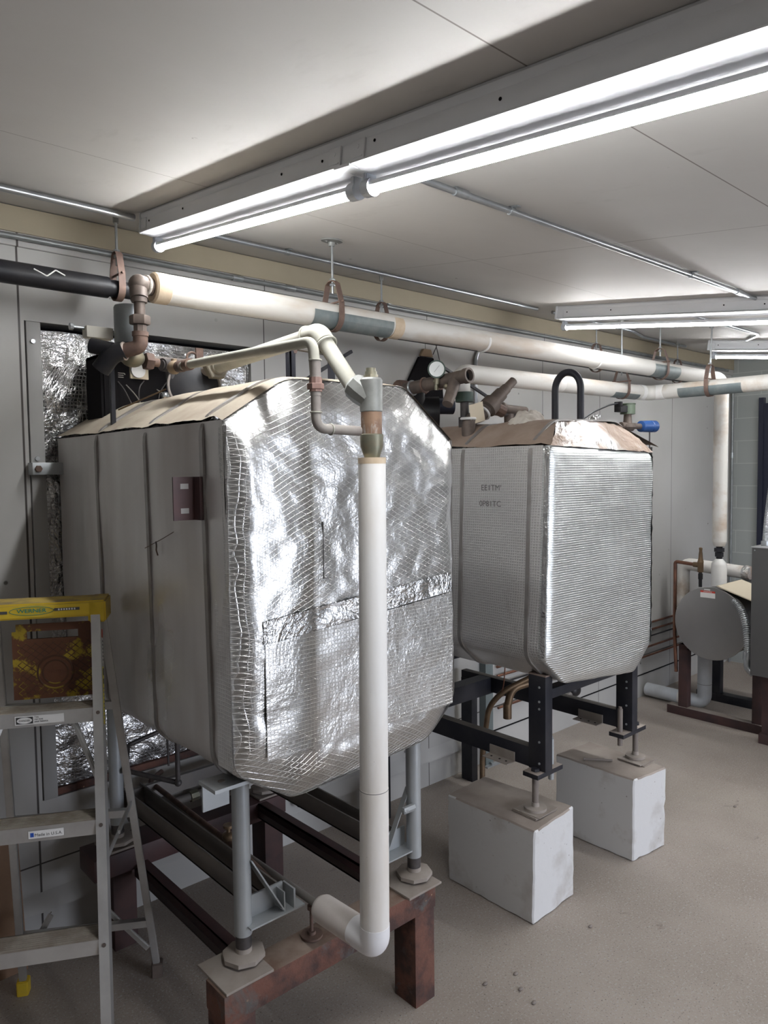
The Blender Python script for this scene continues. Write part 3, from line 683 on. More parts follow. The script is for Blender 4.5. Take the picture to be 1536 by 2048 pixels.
t.part('loop', MB().tube([(2.833, 1.985, 1.985), (2.833, 1.985, 2.155)] + [(2.833, 1.918+.067*math.cos(a), 2.155+.075*math.sin(a)) for a in [PI*k/14 for k in range(1, 14)]] + [(2.833, 1.851, 2.155), (2.833, 1.851, 2.0)], .0155, bend=.02, seg=18), M_blackst)
t.done()
# ------------------------------------------------------------------ riser in front of the first tank
RX, RY = 1.256, 1.46; RXT = RX+.012
t = Thing('insulated_riser', 'tall white insulated pipe standing in front of the nearest foil tank, bent at its foot', 'pipe')
t.part('jacket', MB().cyl((RXT, RY, 1.834), (RX+.004, RY, .95), .0362, 32, .0388).cyl((RX+.004, RY, .951), (RX, RY, .575), .0392, 32, .0400), M_white2)
t.part('raw_collar', MB().lathe((RXT, RY, 1.8345), (0,0,-1), [(0, .022), (0, .0367), (.016, .0367), (.016, .0362)], 32), M_creamend)
for z in (.95,): t.part('joint_ring', MB().lathe((RX+.004, RY, z), (0,0,-1), [(0, .0390), (.001, .0394), (.002, .0394), (.003, .0390)], 32), M_fadedink)
t.part('elbow_cover', MB().tube([(RX, RY, .575), (RX, RY, .522), (RX, 1.54, .520)], .0408, bend=.045, seg=32, n=10), mk('clean_white_elbow', (.86,.85,.86), rough=.4))
t.part('foot_jacket', MB().tube([(RX, 1.50, .521), (RX, 1.690, .513), (RX, 1.705, .5125)], lambda f: .0406 if f < .9 else .034, bend=.001, seg=32), M_stub)
t.part('bare_end_pipe', MB().tube([(RX, 1.70, .513), (RX, 2.55, .500), (RX, 2.78, .500)], .0115), M_rail)
t.part('cone_reducer', MB().lathe((RXT, RY, 1.836), (0,0,1), [(-.006, .018), (.004, .022), (.028, .030), (.058, .031), (.060, .028)], 28), M_patina)
t.part('rust_nipple', MB().cyl((RXT, RY, 1.894), (RXT, RY, 1.955), .0275, 28), M_rustnip)
m = MB().lathe((RXT, RY, 1.951), (0,0,1), [(0, .026), (.004, .030), (.085, .031), (.090, .027)], 12)
m.lathe((RXT-.002, RY, 1.985), (-.22, .72, .62), [(0, .030), (.035, .036), (.062, .036), (.07, .030)], 10)
t.part('cast_body', m, M_cast)
t.part('plug', MB().cyl((RXT, RY, 2.04), (RXT, RY, 2.05), .019, 8).cyl((RXT, RY, 2.05), (RXT, RY, 2.058), .016, 20).cyl((RXT, RY, 2.058), (RXT, RY, 2.067), .013, 20), M_patina)
t.done()
t = Thing('pipe_support', 'small rusty flange and stud propping the foot of the white riser on the red beam', 'support')
t.part('flange', MB().lathe((RX, 1.752, .402), (0,0,1), [(0, .033), (.006, .033), (.007, .013), (.016, .012)], 24), M_rust)
t.part('stud', MB().cyl((RX, 1.752, .41), (RX, 1.752, .490), .0055, 10).cyl((RX, 1.752, .485), (RX, 1.752, .497), .012, 10), M_rust); t.done()

t = Thing('vent_pipe', 'dust-coated pipe sloping up from the riser and back over the nearest tank', 'pipe')
PX = 1.245
t.part('pipe', MB().tube([(PX+.003, 1.50, 2.012), (PX, 1.650, 2.182), (PX, 2.24, 2.152)], .0225, bend=.04, seg=24, n=8), M_dustpipe)
m = MB().tube([(PX, 1.622, 2.152), (PX, 1.648, 2.182), (PX, 1.70, 2.180)], .0285, bend=.03, seg=24, n=8)
t.part('elbow', m, M_dustpipe)
t.part('elbow_bead', MB().torus((PX, 1.617, 2.146), (0, .66, .75), .0285, .0035).torus((PX, 1.705, 2.1795), (0, 1, -.05), .0285, .0035), M_dustpipe)
t.part('union_nut', MB().hexnut((PX, 2.225, 2.153), (0, 1, -.05), .044, .03).lathe((PX, 2.20, 2.154), (0, 1, -.05), [(0, .026), (.02, .033)], 20), mk('dirty_brass', (.28,.26,.2), (.2,.18,.14), rough=.5, metal=.4))
t.part('tail_pipe', MB().tube([(PX, 2.235, 2.152), (PX, 2.42, 2.145)], .024), M_dustpiped); t.done()
t = Thing('drain_line', 'thin dust-coated pipe dropping beside the riser, joined to its rusty nipple', 'pipe')
QX = 1.09
t.part('top_run', MB().tube([(QX, 2.20, 2.138), (QX, 1.47, 2.119), (QX, 1.462, 2.03)], .0135, bend=.028, seg=18, n=8), M_dustpipe)
t.part('lower_run', MB().tube([(QX, 1.462, 1.985), (QX, 1.462, 1.906), (1.228, 1.462, 1.903)], .0125, bend=.03, seg=18, n=8), M_dustpiped)
t.part('mid_run', MB().cyl((QX, 1.462, 2.07), (QX, 1.462, 1.985), .0135, 18), M_dustpiped)
t.part('elbow_collar', MB().torus((QX, 1.462, 2.072), (0,0,1), .0145, .0022).torus((1.135, 1.462, 1.9045), (1,0,0), .0135, .002).torus((QX, 1.462, 1.945), (0,0,1), .0135, .002), M_dustpipe)
t.part('union', MB().cyl((QX, 1.462, 2.030), (QX, 1.462, 1.995), .0165, 10).hexnut((QX, 1.462, 2.008), (0,0,1), .021, .015), mk('reddish_union', (.27,.16,.13), (.2,.13,.11), rough=.6))
for y in (2.12, 2.17): t.part('coupling', MB().cyl((QX, y-.015, 2.136), (QX, y+.015, 2.137), .0185, 14), M_rust)
t.part('valve_end', MB().sphere((QX, 2.215, 2.138), .022, 14, (1, 1.3, 1)).cyl((QX, 2.215, 2.138), (QX, 2.215, 2.165), .009), mk('tarnished_brass', (.33,.25,.17), rough=.5, metal=.5)); t.done()
t = Thing('pipe_bracket', 'dark angle-iron bracket holding up the sloping vent pipe behind the tank crest', 'bracket')
t.part('upright', MB().box((1.298, 1.868, 2.055), (1.303, 1.892, 2.176)).box((1.298, 1.868, 2.055), (1.318, 1.872, 2.176)), M_blackst)
t.part('upright', MB().box((1.46, 1.875, 2.055), (1.476, 1.892, 2.168)), M_blackst)
t.part('shelf', MB().bar((1.292, 1.88, 2.178), (1.478, 1.88, 2.172), .024, .005), M_dustblack)
t.part('bolt', MB().hexnut((1.318, 1.872, 2.168), (0,-1,0), .008, .01).cyl((1.318, 1.88, 2.176), (1.318, 1.88, 2.193), .004), M_rust); t.done()
single('brace_rod', MB().bar((1.70, 2.62, 2.085), (2.16, 2.62, 2.345), .014, .014), M_blackst, 'black diagonal rod behind the pipes, just over the crest of the nearest tank', 'rod')
single('brace_rod', MB().bar((2.83, 2.72, 2.36), (3.47, 2.72, 2.12), .014, .014), M_blackst, 'black diagonal rod passing behind the lower white pipe above the second tank', 'rod')

# ------------------------------------------------------------------ fittings behind the first tank
t = Thing('valve_assembly', 'brown iron elbows, union and round valve hanging at the raw end of the white main', 'valve')
vx, vy = .985, 2.225
t.part('tee', MB().tube([(1.05, MY, MZ), (vx+.005, 2.245, MZ), (vx, vy, MZ-.055)], .027, bend=.045, n=8, seg=20).sphere((vx+.006, 2.24, MZ-.006), .031), M_ironbr)
t.part('collar', MB().torus((1.024, 2.26, MZ), (1, .2, 0), .027, .006), mk('flaking_white_paint', (.6,.56,.5), (.25,.2,.17), sc=60, rough=.8))
t.part('neck', MB().cyl((vx, vy, MZ-.05), (vx, vy, MZ-.065), .024).cyl((vx, vy, MZ-.065), (vx, vy, 2.29), .017), M_ironbr)
t.part('union_nut', MB().hexnut((vx, vy, 2.276), (0,0,1), .032, .028).cyl((vx, vy, 2.26), (vx, vy, 2.228), .021, 8), M_ironbr)
t.part('elbow', MB().cyl((vx, vy, 2.24), (vx, vy, 2.226), .025).tube([(vx, vy, 2.235), (vx, vy, 2.195), (.94, 2.27, 2.18)], .0225, bend=.04, n=8), M_rust)
t.part('elbow_ring', MB().torus((.948, 2.262, 2.182), (-.7, .7, -.1), .024, .005), mk('chalky_ring', (.45,.38,.33), rough=.8))
t.part('strainer_body', MB().tube([(.945, 2.262, 2.184), (.915, 2.28, 2.17), (.89, 2.31, 2.125)], .029, bend=.02).cyl((.92, 2.285, 2.185), (.87, 2.33, 2.20), .024), M_black)
t.part('globe_body', MB().sphere((.99, 2.30, 2.170), .034, 20, (1.15, 1, .9)), M_patina)
t.part('side_nut', MB().hexnut((1.045, 2.305, 2.164), (1,0,-.05), .029, .026).cyl((1.03, 2.305, 2.165), (1.08, 2.305, 2.162), .014), M_rust)
t.done()
t = Thing('drum_actuator', 'grey metal can behind the hanging union at the raw pipe end', 'actuator')
t.part('can', MB().lathe((1.0, 2.335, 2.215), (0,0,1), [(0, .046), (.004, .049), (.118, .049), (.124, .046), (.126, .0)], 32), mk('grey_can', (.28,.30,.31), (.24,.26,.27), rough=.35, metal=.5))
t.part('rim', MB().cyl((1.0, 2.335, 2.205), (1.0, 2.335, 2.216), .044, 28), M_black)
t.part('side_box', MB().box((.87, 2.36, 2.232), (.955, 2.40, 2.268), .003), mk('pale_box', (.55,.52,.45), rough=.6))
t.part('stem', MB().cyl((.87, 2.38, 2.262), (.835, 2.38, 2.262), .005).cyl((.835, 2.38, 2.262), (.825, 2.38, 2.262), .011, 8), M_rodgal)
t.done()
t = Thing('pipe_train', 'black iron tee and nipples running right from the round valve over the nearest tank', 'pipe fitting')
t.part('nipple', MB().cyl((1.095, 2.32, 2.16), (1.33, 2.40, 2.158), .0155), M_iron)
t.part('tee', MB().cyl((1.10, 2.322, 2.16), (1.175, 2.347, 2.16), .0215).cyl((1.14, 2.335, 2.16), (1.14, 2.335, 2.115), .020), M_iron)
for f in (.12, .42, .72, .98): t.part('ring', MB().torus((1.095+.235*f, 2.32+.08*f, 2.16), (1, .34, 0), .0175, .004), M_ironbr)
t.part('elbow', MB().tube([(1.30, 2.39, 2.158), (1.345, 2.405, 2.158), (1.345, 2.405, 2.10)], .0195, bend=.03), M_iron); t.done()
t = Thing('round_flange', 'large black disc housing behind the thin dusty pipes above the nearest tank', 'housing')
fd = V((-.35, -.9, .12)); fc = V((1.21, 2.32, 2.09))
t.part('disc', MB().lathe(fc, fd, [(0, .080), (.012, .086), (.03, .086), (.034, .078), (.036, .02)], 32), M_black)
t.part('rim', MB().torus(fc+fd.normalized()*.03, fd, .085, .005, 36), M_dustpiped)
t.part('neck', MB().cyl(fc-fd.normalized()*.08, fc, .05, 24), M_iron)
t.part('lug', MB().box((1.235, 2.34, 2.17), (1.262, 2.35, 2.232)).torus((1.222, 2.345, 2.195), (0, 1, 0), .02, .004), M_rust)
t.part('elbow', MB().tube([(1.13, 2.38, 2.045), (1.17, 2.33, 2.018), (1.28, 2.30, 2.03)], .017, bend=.03), M_bronze); t.done()
t = Thing('control_box', 'open black burner control box with dial and wires, behind the foil collar', 'control box')
t.part('housing', MB().box((1.04, 2.70, 2.0), (1.46, 2.84, 2.238)).box((1.04, 2.64, 2.226), (1.47, 2.84, 2.238)), M_dark)
t.part('inner_plate', MB().box((1.05, 2.694, 2.0), (1.45, 2.70, 2.22)), M_dark)
t.part('flange_strip', MB().box((1.04, 2.62, 2.228), (1.40, 2.64, 2.236)), M_dustpiped)
t.part('dial_plate', MB().box((1.145, 2.683, 2.155), (1.215, 2.694, 2.215)), M_paper)
t.part('dial', MB().cyl((1.172, 2.672, 2.185), (1.172, 2.684, 2.185), .027, 24), M_lwhite)
t.part('emblem', MB().torus((1.063, 2.692, 2.18), (0, 1, 0), .017, .0016, 24, 6).torus((1.063, 2.692, 2.18), (0, 1, 0), .008, .0016, 16, 6), M_bronze)
m = text('IIJ', .03, (1.113, 2.692, 2.165), (0, 0, 1), (-1, 0, 0)); t.part('markings', m, M_dustpiped)
for k, (a, b, c_, d_) in enumerate(((1.10, 2.14, 1.16, 2.02), (1.13, 2.13, 1.22, 1.99), (1.2, 2.15, 1.17, 2.03), (1.25, 2.12, 1.31, 2.03), (1.29, 2.15, 1.24, 2.0))):
    t.part('wire', MB().tube([(a, 2.69, b), ((a+c_)/2-.02, 2.66, (b+d_)/2+.03), (c_, 2.67, d_)], .0022, .03, 8), M_rail if k % 2 else M_iron)
t.part('relay', MB().box((1.29, 2.66, 2.0), (1.40, 2.70, 2.14), .004), mk('navy_relay', (.015,.025,.06), rough=.4)); t.part('chrome_cap', MB().sphere((1.27, 2.66, 2.095), .016), M_rodgal)
t.done()
single('sensor_rod', MB().cyl((1.02, 2.50, 2.02), (1.13, 2.36, 2.085), .0028, 8), M_bronze, 'thin bronze rod slanting in front of the black control box', 'rod')
single('support_strut', MB().box((.985, 2.47, 1.955), (.999, 2.484, 2.20)), M_blackst, 'thin dark upright on the shoulder of the nearest tank, in front of the control box', 'strut')
single('cross_pipe', MB().tube([(1.33, 2.40, 2.075), (1.56, 2.46, 2.072)], .014), mk('brown_pipe', (.11,.075,.06), rough=.6), 'short brown pipe lying over the crest of the nearest tank behind the vent pipe', 'pipe')
single('support_strut', MB().box((1.40, 2.44, 2.045), (1.425, 2.46, 2.10)), M_blackst, 'short black strut under the short brown cross pipe', 'strut')

# ------------------------------------------------------------------ grey stand of the first tank
def frame_leg(t, x, y, z0, z1, r=.0255):
    leg = t.part('leg', MB().cyl((x, y, z0+.075), (x, y, z1), r, 26), M_galv)
    t.part('thread', MB().cyl((x, y, z0+.035), (x, y, z0+.076), r-.0025, 26), M_iron, parent=leg)
    t.part('sleeve', MB().lathe((x, y, z0+.012), (0,0,1), [(0, r+.004), (.01, r-.002), (.026, r-.002)], 24), M_plate, parent=leg)
    t.part('collar_nut', MB().lathe((x, y, z0+.008), (0,0,1), [(0, .062), (.012, .062), (.016, .055)], 8), M_plate, parent=leg)
t = Thing('tank_stand', 'grey tubular steel stand carrying the nearest foil tank on the red beams', 'stand')
frame_leg(t, 1.047, 1.794, .408, .945); frame_leg(t, 1.700, 1.765, .408, .930)
frame_leg(t, 1.047, 2.70, .408, .96); frame_leg(t, 1.700, 2.70, .408, .92)
for (x, s) in ((1.047, 1), (1.700, -1)):
    y = 1.78
    m = MB().box((min(x, x+s*.185), y-.03, .508), (max(x, x+s*.185), y+.03, .513)).box((min(x+s*.01, x+s*.14), y+.02, .513), (max(x+s*.01, x+s*.14), y+.026, .578))
    m.box((x+s*.15-.003, y-.028, .513), (x+s*.15+.003, y+.03, .572)).box((x+s*.12-.002, y-.02, .513), (x+s*.12+.002, y+.026, .570))
    t.part('cross_stub', m, M_galv)
    t.part('gusset', MB().bar((x+s*.015, y+.01, .70), (x+s*.115, y+.0, .520), .004, .028, up=(0,1,0)).bar((x+s*.015, y-.004, .70), (x+s*.115, y-.012, .520), .004, .026, up=(0,1,0)) if s > 0 else MB().bar((x-.012, y, .72), (x-.12, y, .518), .003, .02, up=(0, 1, 0)), M_galv)
    for dx in ((.055, .125) if s > 0 else (-.105, -.045)):
        t.part('rail', MB().box((x+dx-.003, 1.81, .508), (x+dx+.003, 2.78, .578)).box((x+dx-.003, 1.81, .508), (x+dx+.016, 2.78, .513)), M_rail)
t.part('cross_member', MB().box((1.05, 2.74, .508), (1.70, 2.76, .572)), M_rail)
t.part('clamp_plate', MB().box((.918, 1.70, .958), (1.03, 1.79, .968)).box((.920, 1.772, .885), (1.0, 1.778, .958)), M_galv)
t.part('clamp_hole', MB().cyl((.962, 1.745, .9685), (.962, 1.745, .9695), .010), M_nail)
t.part('clamp_bolt', MB().hexnut((1.655, 1.742, .668), (1,0,0), .012, .05).hexnut((1.64, 1.742, .668), (0,0,1), .014, .01), M_galv)
t.done()
# plates
for (x, y, l, d) in ((1.01, 1.785, 'near left plate', 0), (1.672, 1.768, 'right', 0)):
    hx = .075
    single('base_plate', MB().box((x-hx, y-.088, .400), (x+hx+.0, y+.075, .408), .0015), M_plate, 'dusty square steel plate on the left end of the red front beam' if x < 1.3 else 'dusty square steel plate on the right end of the red front beam', 'plate')
for x in (1.04, 1.695): single('base_plate', MB().box((x-.06, 2.64, .400), (x+.06, 2.76, .408)), M_plate, 'steel plate on the rear beam, %s' % ('nearer the ladder' if x < 1.3 else 'nearer the second tank'), 'plate')

# red beams: a table-like base
t = Thing('beam_base', 'rust-red braced base of heavy beams and posts under the nearest tank', 'base frame')
t.part('front_beam', MB().box((.928, 1.697, .318), (1.735, 1.80, .400), .004), M_rustp, up_mat=M_rusttop, label='flaking red front beam with a grey-green streak')
t.part('rear_beam', MB().box((.93, 2.63, .318), (1.76, 2.78, .400), .004), M_darkred)
for x, y in ((1.64, 1.700), (.935, 1.700), (1.645, 2.62), (1.015, 2.68)):
    t.part('post', MB().box((x, y, .0), (x+.09, y+.105, .322), .003), M_rustp if y < 2 else M_darkwood)
for x, z in ((1.09, .275), (1.62, .335)): t.part('side_rail', MB().box((x, 1.80, z), (x+.006, 2.66, z+.063)).box((x, 1.80, z+.057), (x+.04, 2.66, z+.063)).box((x, 1.80, z), (x+.04, 2.66, z+.006)), M_darkred)
t.done()
t = Thing('drain_pipework', 'thin dark iron pipe with elbows hanging under the rear of the nearest tank', 'pipe')
t.part('pipe', MB().tube([(1.20, 2.50, .90), (1.20, 2.50, .655), (1.07, 2.66, .69), (1.15, 2.83, .72), (1.50, 2.83, .78)], .009, bend=.02), M_iron)
t.part('stub', MB().tube([(1.16, 2.50, .91), (1.165, 2.50, .73)], .004), M_iron)
t.part('elbow', MB().sphere((1.20, 2.50, .655), .014, 10).sphere((1.07, 2.66, .69), .014, 10), M_iron); t.done()
t = Thing('rusty_pipe_run', 'rusty pipe with valve lying low between the stand rails under the nearest tank', 'pipe')
t.part('pipe', MB().tube([(1.30, 2.86, .56), (1.22, 2.80, .56), (1.23, 2.15, .535), (1.24, 1.95, .50)], .010, bend=.03), M_rust)
t.part('valve', MB().sphere((1.235, 2.20, .55), .022, 12, (1, 1.3, .8)).cyl((1.235, 2.20, .55), (1.235, 2.20, .585), .007).cyl((1.235, 2.20, .583), (1.235, 2.20, .592), .018), M_bronze); t.done()
t = Thing('rear_pipe', 'horizontal rusty pipe with brass fittings low on the wall behind the stand', 'pipe')
t.part('pipe', MB().cyl((1.15, WY-.05, .415), (2.3, WY-.05, .43), .016), M_rail)
for x in (1.42, 1.5, 1.6): t.part('fitting', MB().cyl((x, WY-.05, .418), (x+.035, WY-.05, .419), .024, 8), M_patina)
t.done()
single('wall_stud_rod', MB().cyl((1.98, 2.84, .20), (1.98, 2.84, .86), .012), M_darkred, 'thin dark red upright rod near the wall, seen under the nearest tank', 'rod')

# ------------------------------------------------------------------ second tank frame
t = Thing('support_stand', 'black steel frame with jack screws holding up the second foil tank', 'stand')
def post(x, y, z0, z1):
    p = t.part('post', MB().box((x, y, z0), (x+.048, y+.085, z1-.003), .002), M_blackst)
    t.part('post_cap', MB().box((x-.001, y-.001, z1-.003), (x+.049, y+.086, z1+.003), .001), mk('dusty_brown_cap', (.24,.18,.15), rough=.8), parent=p)
    m = MB()
    for z in (z0+.03, z0+.12, z1-.14, z1-.11, z1-.05): m.cyl((x-.003, y+.03, z), (x+.001, y+.03, z), .005, 8)
    t.part('bolt_heads', m, M_galv, parent=p)
for (x, fx, rx) in ((2.447, 2.436, 2.545), (3.130, 3.236, 3.095)):
    post(x, 1.760, .556, .955 if x < 3 else .90)
    y = 1.802; lo = min(fx, rx, x)-.035; hi = max(fx, rx, x+.048)+.03
    t.part('foot_bar', MB().box((lo, y-.038, .536), (hi, y+.038, .556), .0015), M_blackst, up_mat=M_conctop)
    s = t.part('jack_screw', MB().cyl((fx, y, .405), (fx, y, .536), .0135, 18), M_nail)
    t.part('nut', MB().hexnut((fx, y, .562), (0,0,1), .019, .012).hexnut((fx, y, .530), (0,0,1), .018, .01), M_blackst, parent=s)
    t.part('round_pad', MB().lathe((fx, y, .395), (0,0,1), [(0, .046), (.011, .046), (.013, .016), (.03, .015)], 28), M_plate, parent=s)
    t.part('spare_screw', MB().cyl((rx, y, .49), (rx, y, .665), .012, 16).cyl((rx, y, .665), (rx, y, .675), .008), M_galv if x < 3 else M_nail)
    t.part('beam', MB().box((x+.002, 1.845, .558), (x+.046, 2.84, .642), .002), M_blackst, up_mat=M_dustblack)
    m = MB().box((x-.055, 1.915, .558), (x, 2.05, .562)).box((x-.006, 1.915, .562), (x-.001, 2.05, .60))
    t.part('ledge_plate', m, M_plate)
    t.part('ledge_holes', MB().cyl((x-.03, 1.94, .562), (x-.03, 1.94, .5628), .005, 10).cyl((x-.03, 1.975, .562), (x-.03, 1.975, .5628), .005, 10).cyl((x-.03, 2.02, .562), (x-.03, 2.02, .5628), .005, 10), M_dark)
t.part('cross_beam', MB().box((2.49, 1.78, .845), (3.14, 1.83, .885), .002), M_blackst)
t.part('cross_beam', MB().box((2.35, 2.62, .55), (3.16, 2.70, .64)), M_blackst)
t.part('rear_beam', MB().box((2.40, 2.50, .845), (3.6, 2.56, .90)), M_blackst)
t.part('rear_post', MB().box((2.447, 2.76, .0), (2.495, 2.84, .60)), M_blackst)
t.part('rear_post', MB().box((3.130, 2.76, .0), (3.178, 2.84, .60)), M_blackst)
t.done()
def block(pts_lo, h, label, seed):
    # slightly irregular cast block: corner list front-left, front-right, back-right, back-left
    bm = bmesh.new(); a = [bm.verts.new((x, y, 0)) for x, y in pts_lo]; b = [bm.verts.new((x, y, h)) for x, y in pts_lo]
    bm.faces.new(a[::-1]); bm.faces.new(b)
    for i in range(4): bm.faces.new((a[i], a[(i+1) % 4], b[(i+1) % 4], b[i]))
    random.seed(seed)
    for v in bm.verts: v.co += V((random.uniform(-.004, .004), random.uniform(-.004, .004), 0))
    bmesh.ops.subdivide_edges(bm, edges=bm.edges[:], cuts=9, use_grid_fill=True)
    ed = [e for e in bm.edges if len(e.link_faces) == 2 and e.link_faces[0].normal.dot(e.link_faces[1].normal) < .5]
    for v in set(v for e in ed for v in e.verts): v.co += V((noise.noise(v.co*23), noise.noise(v.co*23+V((9,0,0))), noise.noise(v.co*23+V((0,9,0)))))*.004
    bmesh.ops.bevel(bm, geom=ed, offset=.006, segments=1, affect='EDGES')
    for v in bm.verts: v.co.z = max(v.co.z, 0)
    m = MB(); m.add(bm); return single('concrete_block', m, M_conc, label, 'concrete block', sharp=20, up_mat=M_conctop)
block([(2.298, 1.705), (2.590, 1.722), (2.555, 2.185), (2.292, 2.163)], .383, 'nearer white concrete block under the left post of the second tank', 1)
block([(3.010, 1.682), (3.252, 1.655), (3.285, 2.09), (3.012, 2.105)], .383, 'farther white concrete block, a nail lying on its top', 5)
for (x, y, n, l) in ((2.440, 1.807, 4, 'stack of thin steel shims on the nearer concrete block'), (3.236, 1.79, 2, 'stack of thin steel shims on the farther concrete block')):
    t = Thing('shim_stack', l, 'shim plates'); random.seed(n)
    for k in range(n):
        a = random.uniform(-.06, .06); o = random.uniform(-.004, .004); z = .3845+k*.0026*(4/n)
        c_, s_ = math.cos(a), math.sin(a)
        t.part('shim', MB().obox((x+o, y-o, z+.0013), ((c_, s_, 0), (-s_, c_, 0), (0,0,1)), (.068, .062, .0013*(3.6/n))), M_plate)
    t.done()
single('loose_bolt', MB().tube([(3.045, 1.96, .392), (3.125, 1.86, .392)], .006, seg=10).cyl((3.045, 1.96, .392), (3.041, 1.965, .392), .009, 8), M_nail, 'rusty nail-like bolt lying on the farther concrete block', 'bolt')
t = Thing('copper_drain', 'bent bronze tubing drooping under the second tank, one end cut short', 'pipe')
t.part('tube', MB().tube([(2.99, 2.17, .79), (2.82, 2.28, .705), (2.78, 2.34, .62), (2.80, 2.40, .35), (2.80, 2.40, .06)], .014, bend=.05, n=8), M_bronze)
t.part('tube', MB().tube([(2.98, 2.19, .745), (2.86, 2.26, .715), (2.84, 2.27, .62)], .019, bend=.05, n=8), M_bronze)
t.part('end_collar', MB().cyl((2.84, 2.27, .64), (2.84, 2.27, .565), .021), M_bronze)
t.part('capillary', MB().tube([(2.80, 2.25, .86), (2.79, 2.25, .76), (2.81, 2.28, .70)], .003, bend=.05), M_copper); t.done()
t = Thing('underside_valve', 'brown iron flanged valve half hidden between the two tanks', 'valve')
t.part('body', MB().sphere((2.27, 2.46, .765), .055, 16).cyl((2.20, 2.46, .765), (2.36, 2.46, .765), .034).cyl((2.33, 2.46, .765), (2.345, 2.46, .765), .052, 8), M_darkred)
t.part('drain_stem', MB().cyl((2.34, 2.46, .765), (2.44, 2.46, .765), .017).cyl((2.27, 2.46, .80), (2.27, 2.46, .87), .03), M_iron); t.done()
t = Thing('motor_knob', 'small black round fitting low on the wall beyond the second tank', 'fitting')
t.part('body', MB().sphere((4.22, 2.80, .30), .05, 14, (1.1, .8, .9)), M_black); t.part('stub', MB().cyl((4.08, 2.80, .27), (4.2, 2.80, .29), .016), M_rail)
t.part('wall_stem', MB().cyl((4.22, 2.80, .30), (4.22, WY, .30), .014), M_black); t.done()

# ------------------------------------------------------------------ things above the second tank
def rag(u, v):
    a = 2*PI*u; r = v; L_ = V((2.64, 2.00, 2.0)); d1 = V((.115, .02, .0)); d2 = V((.0, .09, 0))
    p = L_ + d1*(math.cos(a)*r) + d2*(math.sin(a)*r)
    h = .085*(1-r**3)*(.62+.42*math.cos(a)*r)+.02*(1-r*r)*noise.noise(V((p.x*16, p.y*16, 2)))+.012*noise.noise(V((p.x*45, p.y*45, 5)))
    return p+V((0, 0, max(-.012, h)-.005-.05*max(0, -math.cos(a)*r-.75)))
o = single('rag', MB().grid(rag, 90, 26), M_rag, 'crumpled off-white cloth lying on top of the second tank', 'cloth', sharp=180)
def tuft(u, v):
    a = 2*PI*u; r = v; p = V((2.745, 2.06, 2.0)) + V((math.cos(a)*r*.075, math.sin(a)*r*.06, 0))
    return p+V((0, 0, .05*(1-r*r)+.02*noise.noise(p*40)))
single('insulation_tuft', MB().grid(tuft, 40, 10), M_tuft, 'tuft of brown fibre beside the black loop on the second tank', 'insulation', sharp=180)
single('foil_scrap', MB().grid(lambda u, v: V((2.86+u*.05, 1.83-v*.03, 2.012+.03*noise.noise(V((u*5, v*5, 3)))+.02*u)), 12, 10), M_tape, 'small torn foil scrap at the foot of the black loop', 'foil scrap', sharp=180)
def shift(t, f=.115):      # nearer the front than first measured
    b = t.o.location.copy(); t.o.location = V((b.x*(1-f), b.y*(1-f), 1.8+(b.z-1.8)*(1-f)))
t = Thing('pressure_gauge', 'round white-faced gauge standing on brass fittings between the tanks', 'gauge')
gc = V((2.695, 2.60, 2.292)); gd = V((-.66, -.74, .0))
t.part('case', MB().lathe(gc, gd, [(-.012, .036), (.018, .040), (.022, .040), (.022, .034)], 30), M_green)
t.part('face', MB().cyl(gc+gd*.0, gc+gd*.0226, .0335, 28), M_glass)
t.part('needle', MB().bar(gc+gd*.024+V((-.008, .007, -.012)), gc+gd*.024+V((.009, -.008, .016)), .002, .001), M_lblack)
t.part('stem', MB().cyl(gc-V((0,0,.036)), gc-V((0,0,.09)), .010).cyl(gc-V((0,0,.045)), gc-V((0,0,.055)), .015, 6), M_patina); t.done(); shift(t)
t = Thing('strainer_valve', 'brown iron Y-shaped valve with an open end, just right of the gauge', 'valve')
yv = 2.60
A_ = V((2.72, 2.83, 2.215)); B_ = V((2.745, 2.45, 2.245)); D_ = B_-A_
t.part('barrel', MB().cyl(A_, B_-D_*.08, .030, 20), M_ironbr)
for f_ in (.12, .32, .55): t.part('ring', MB().torus(A_+D_*f_, D_, .031, .006), M_rust if f_ > .3 else M_rodgal)
t.part('branch', MB().cyl(A_+D_*.80, A_+D_*.62+V((-.075, -.09, -.115)), .027, 20, .024), M_ironbr)
t.part('open_end', MB().lathe(B_-D_.normalized()*.035, D_, [(0, .030), (.01, .034), (.035, .034), (.035, .025), (.0, .023)], 24, cap=False), M_ironbr)
t.part('bore', MB().cyl(B_-D_.normalized()*.035, B_-D_.normalized()*.022, .0245), M_dark)
t.part('brass_tee', MB().cyl((2.695, yv, 2.215), (2.695, yv, 2.245), .012).sphere((2.72, yv-.035, 2.205), .014), M_patina); t.done(); shift(t)
single('paper_tag', MB().grid(lambda u, v: V((2.475+u*.07+v*.018, 2.19-u*.02, 2.105-.085*v-.02*(1-u)))+V((0,0,0)), 6, 6, .001), M_paper, 'blank cream tag hanging from the Y-shaped valve', 'tag')
t = Thing('pump_body', 'dark round pump and pipework hidden behind the crest of the nearest tank', 'pump')
t.part('casing', MB().cyl((2.52, 2.68, 2.085), (2.66, 2.55, 2.085), .078, 24).cyl((2.54, 2.66, 2.085), (2.56, 2.64, 2.085), .09, 24).cyl((2.55, 2.6, 2.1), (2.55, 2.6, 2.2), .045), M_black)
t.part('motor', MB().cyl((2.66, 2.60, 2.12), (2.76, 2.55, 2.12), .04), mk('navy_motor', (.02,.025,.045), rough=.4))
